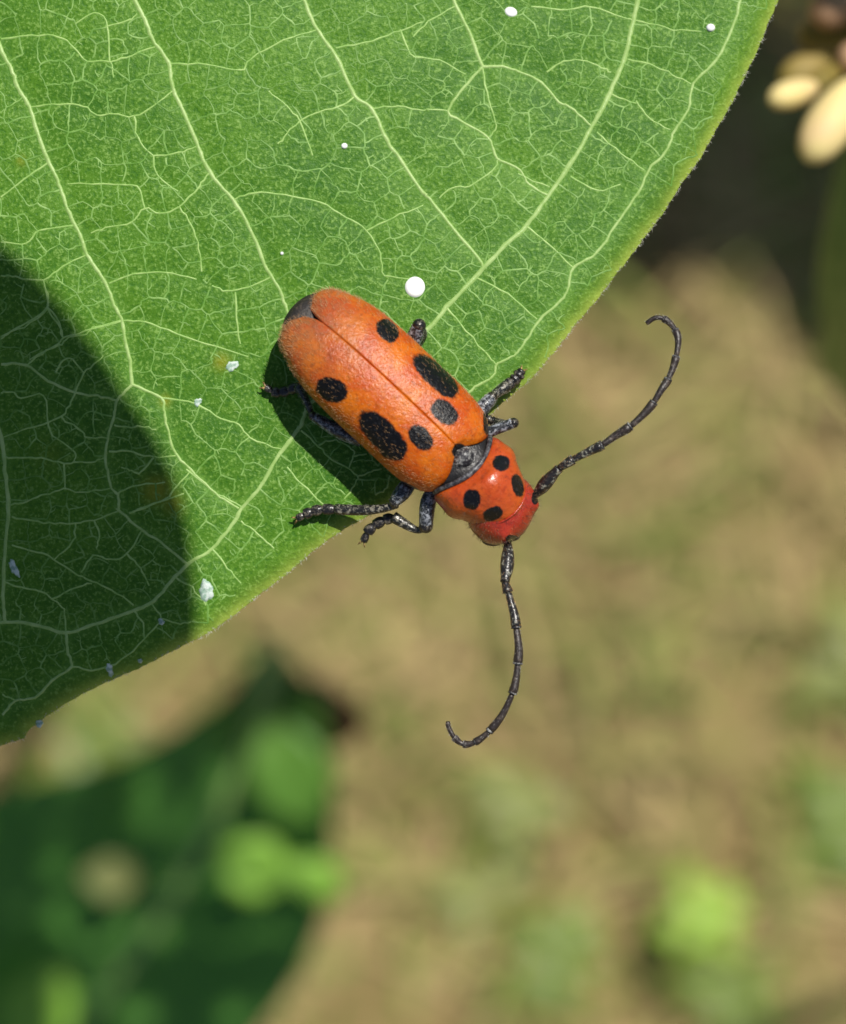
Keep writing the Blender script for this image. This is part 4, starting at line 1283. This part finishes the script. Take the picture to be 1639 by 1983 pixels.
antenna([(984, 1044), (984, 1070), (982, 1100), (978, 1127), (984, 1146), (991, 1170), (997, 1193), (1000, 1215), (1005, 1256), (1003, 1285), (1000, 1314), (993, 1342), (974, 1383), (949, 1415), (921, 1437), (898, 1441), (880, 1428), (869, 1408), (868, 1397)],
        [1.3, 1.5, 1.7, 1.9, 2.0, 2.1, 2.2, 2.25, 2.3, 2.3, 2.3, 2.3, 2.2, 2.1, 2.0, 1.9, 1.9, 1.9, 1.9], 4,
        [(984, 1146), (1000, 1215), (1003, 1285), (993, 1342), (949, 1415), (921, 1437), (898, 1441), (880, 1428)])
antenna([(1037, 961), (1047, 948), (1062, 930), (1083, 907), (1097, 898), (1110, 890), (1143, 873), (1166, 862), (1192, 844), (1219, 827), (1245, 804), (1265, 781), (1281, 755), (1294, 735), (1307, 702), (1314, 662), (1308, 639), (1291, 620), (1271, 615), (1252, 626)],
        [1.4, 1.5, 1.7, 1.9, 2.0, 2.0, 2.1, 2.2, 2.2, 2.3, 2.3, 2.3, 2.3, 2.2, 2.1, 2.0, 1.9, 1.9, 1.9, 1.8], 4,
        [(1110, 890), (1166, 862), (1219, 827), (1265, 781), (1294, 735), (1310, 690), (1308, 639), (1285, 617)])

# ------------------------------------------------------------------ white spots of dried latex and droppings on the leaf
mw = M('latex_white', 0.35, 0.5)
mw.color(mw.mix(mw.ramp(mw.noise(1500, 3), 0.3, 0.7), (0.80, 0.81, 0.79), (0.86, 0.86, 0.84)))
MAT_WHITE = mw.m
mc = M('flake_chalky', 0.7, 0.3)
mc.color(mc.mix(mc.ramp(mc.noise(6000, 3), 0.4, 0.62), (0.28, 0.42, 0.32), (0.58, 0.66, 0.60)))
mc.bump(mc.noise(7000, 3), 0.00004, 0.8)
MAT_FLAKE = mc.m
def drop(px, py, rx, ry, hgt, label, name='latex_drop', cat='drop', mat=None, ragged=0.0, ang=0.0, seed=0):
    r_ = np.random.default_rng(seed)
    c_ = P(px, py)[:2]
    o = thing(name, label, cat, (c_[0], c_[1], float(leaf_z(c_[None])[0])), 'white specks on the big leaf')
    n, k = 7, 28
    ph = r_.uniform(0, 6.28, 4); V = []
    for i in range(n + 1):
        s = i / n
        for j in range(k):
            t = 2 * math.pi * j / k
            rg = 1 + ragged * (0.5 * math.sin(2 * t + ph[0]) + 0.4 * math.sin(3 * t + ph[1]) + 0.35 * math.sin(5 * t + ph[2]) + 0.3 * math.sin(9 * t + ph[3]))
            lx, ly = rx * PX * s * rg * math.cos(t), ry * PX * s * rg * math.sin(t)
            x = c_[0] + lx * math.cos(ang) - ly * math.sin(ang); y = c_[1] + lx * math.sin(ang) + ly * math.cos(ang)
            prof = math.sqrt(max(0, 1 - s * s)) if ragged < 0.1 else (1 - s ** 6) * (0.8 + 0.4 * r_.uniform())
            V.append((x, y, float(leaf_z(np.array([[x, y]]))[0]) + 0.012 + hgt * prof - (0.03 if i == n else 0)))
    part('bead' if ragged < 0.1 else 'flake', np.array(V), [tuple(q)[::-1] for q in grid_faces(n + 1, k, True)][::1], mat or MAT_WHITE, o)
drop(804, 555, 20, 21, 0.09, 'largest round white latex drop, beside the beetle wing case')
drop(991, 16, 13, 10, 0.06, 'oval white drop between two long pale veins', ang=-0.3)
drop(1381, 46, 9, 8, 0.1, 'small white drop close to the leaf edge near the flower buds')
drop(667, 281, 6.5, 6, 0.08, 'tiny white drop alone midway across the sunlit leaf')
drop(546, 490, 3.5, 3.5, 0.05, 'tiniest white speck just past the tail end of the beetle')
drop(449, 708, 13, 10, 0.04, 'pale ragged flake on the leaf beside the beetle shadow', 'chalky_flake', 'flake', MAT_FLAKE, 0.22, 0.3, 3)
drop(398, 1145, 15, 21, 0.06, 'large chalky white flake at the border of the leaf shadow', 'chalky_flake', 'flake', MAT_FLAKE, 0.2, 0.25, 4)
drop(24, 1101, 8, 17, 0.05, 'elongated chalky flake in the shaded corner of the leaf', 'chalky_flake', 'flake', MAT_FLAKE, 0.3, 0.5, 5)
drop(310, 1205, 6, 7, 0.06, 'small white speck in shade beside the thick loop vein', 'chalky_flake', 'flake', MAT_FLAKE, 0.2, 0.2, 6)
drop(209, 1299, 7, 13, 0.03, 'faint grey flake near the shaded leaf edge', 'chalky_flake', 'flake', MAT_FLAKE, 0.3, 0.1, 7)
drop(268, 1282, 4.5, 5, 0.05, 'tiny white speck beside the faint grey flake', 'chalky_flake', 'flake', MAT_FLAKE, 0.2, 0.1, 8)
drop(70, 1405, 8, 7, 0.05, 'white speck right on the shaded leaf margin', 'chalky_flake', 'flake', MAT_FLAKE, 0.25, 0.4, 9)
drop(382, 778, 9, 7, 0.03, 'dull pale flake where two veins meet in sunlight', 'chalky_flake', 'flake', MAT_FLAKE, 0.3, 0.4, 10)
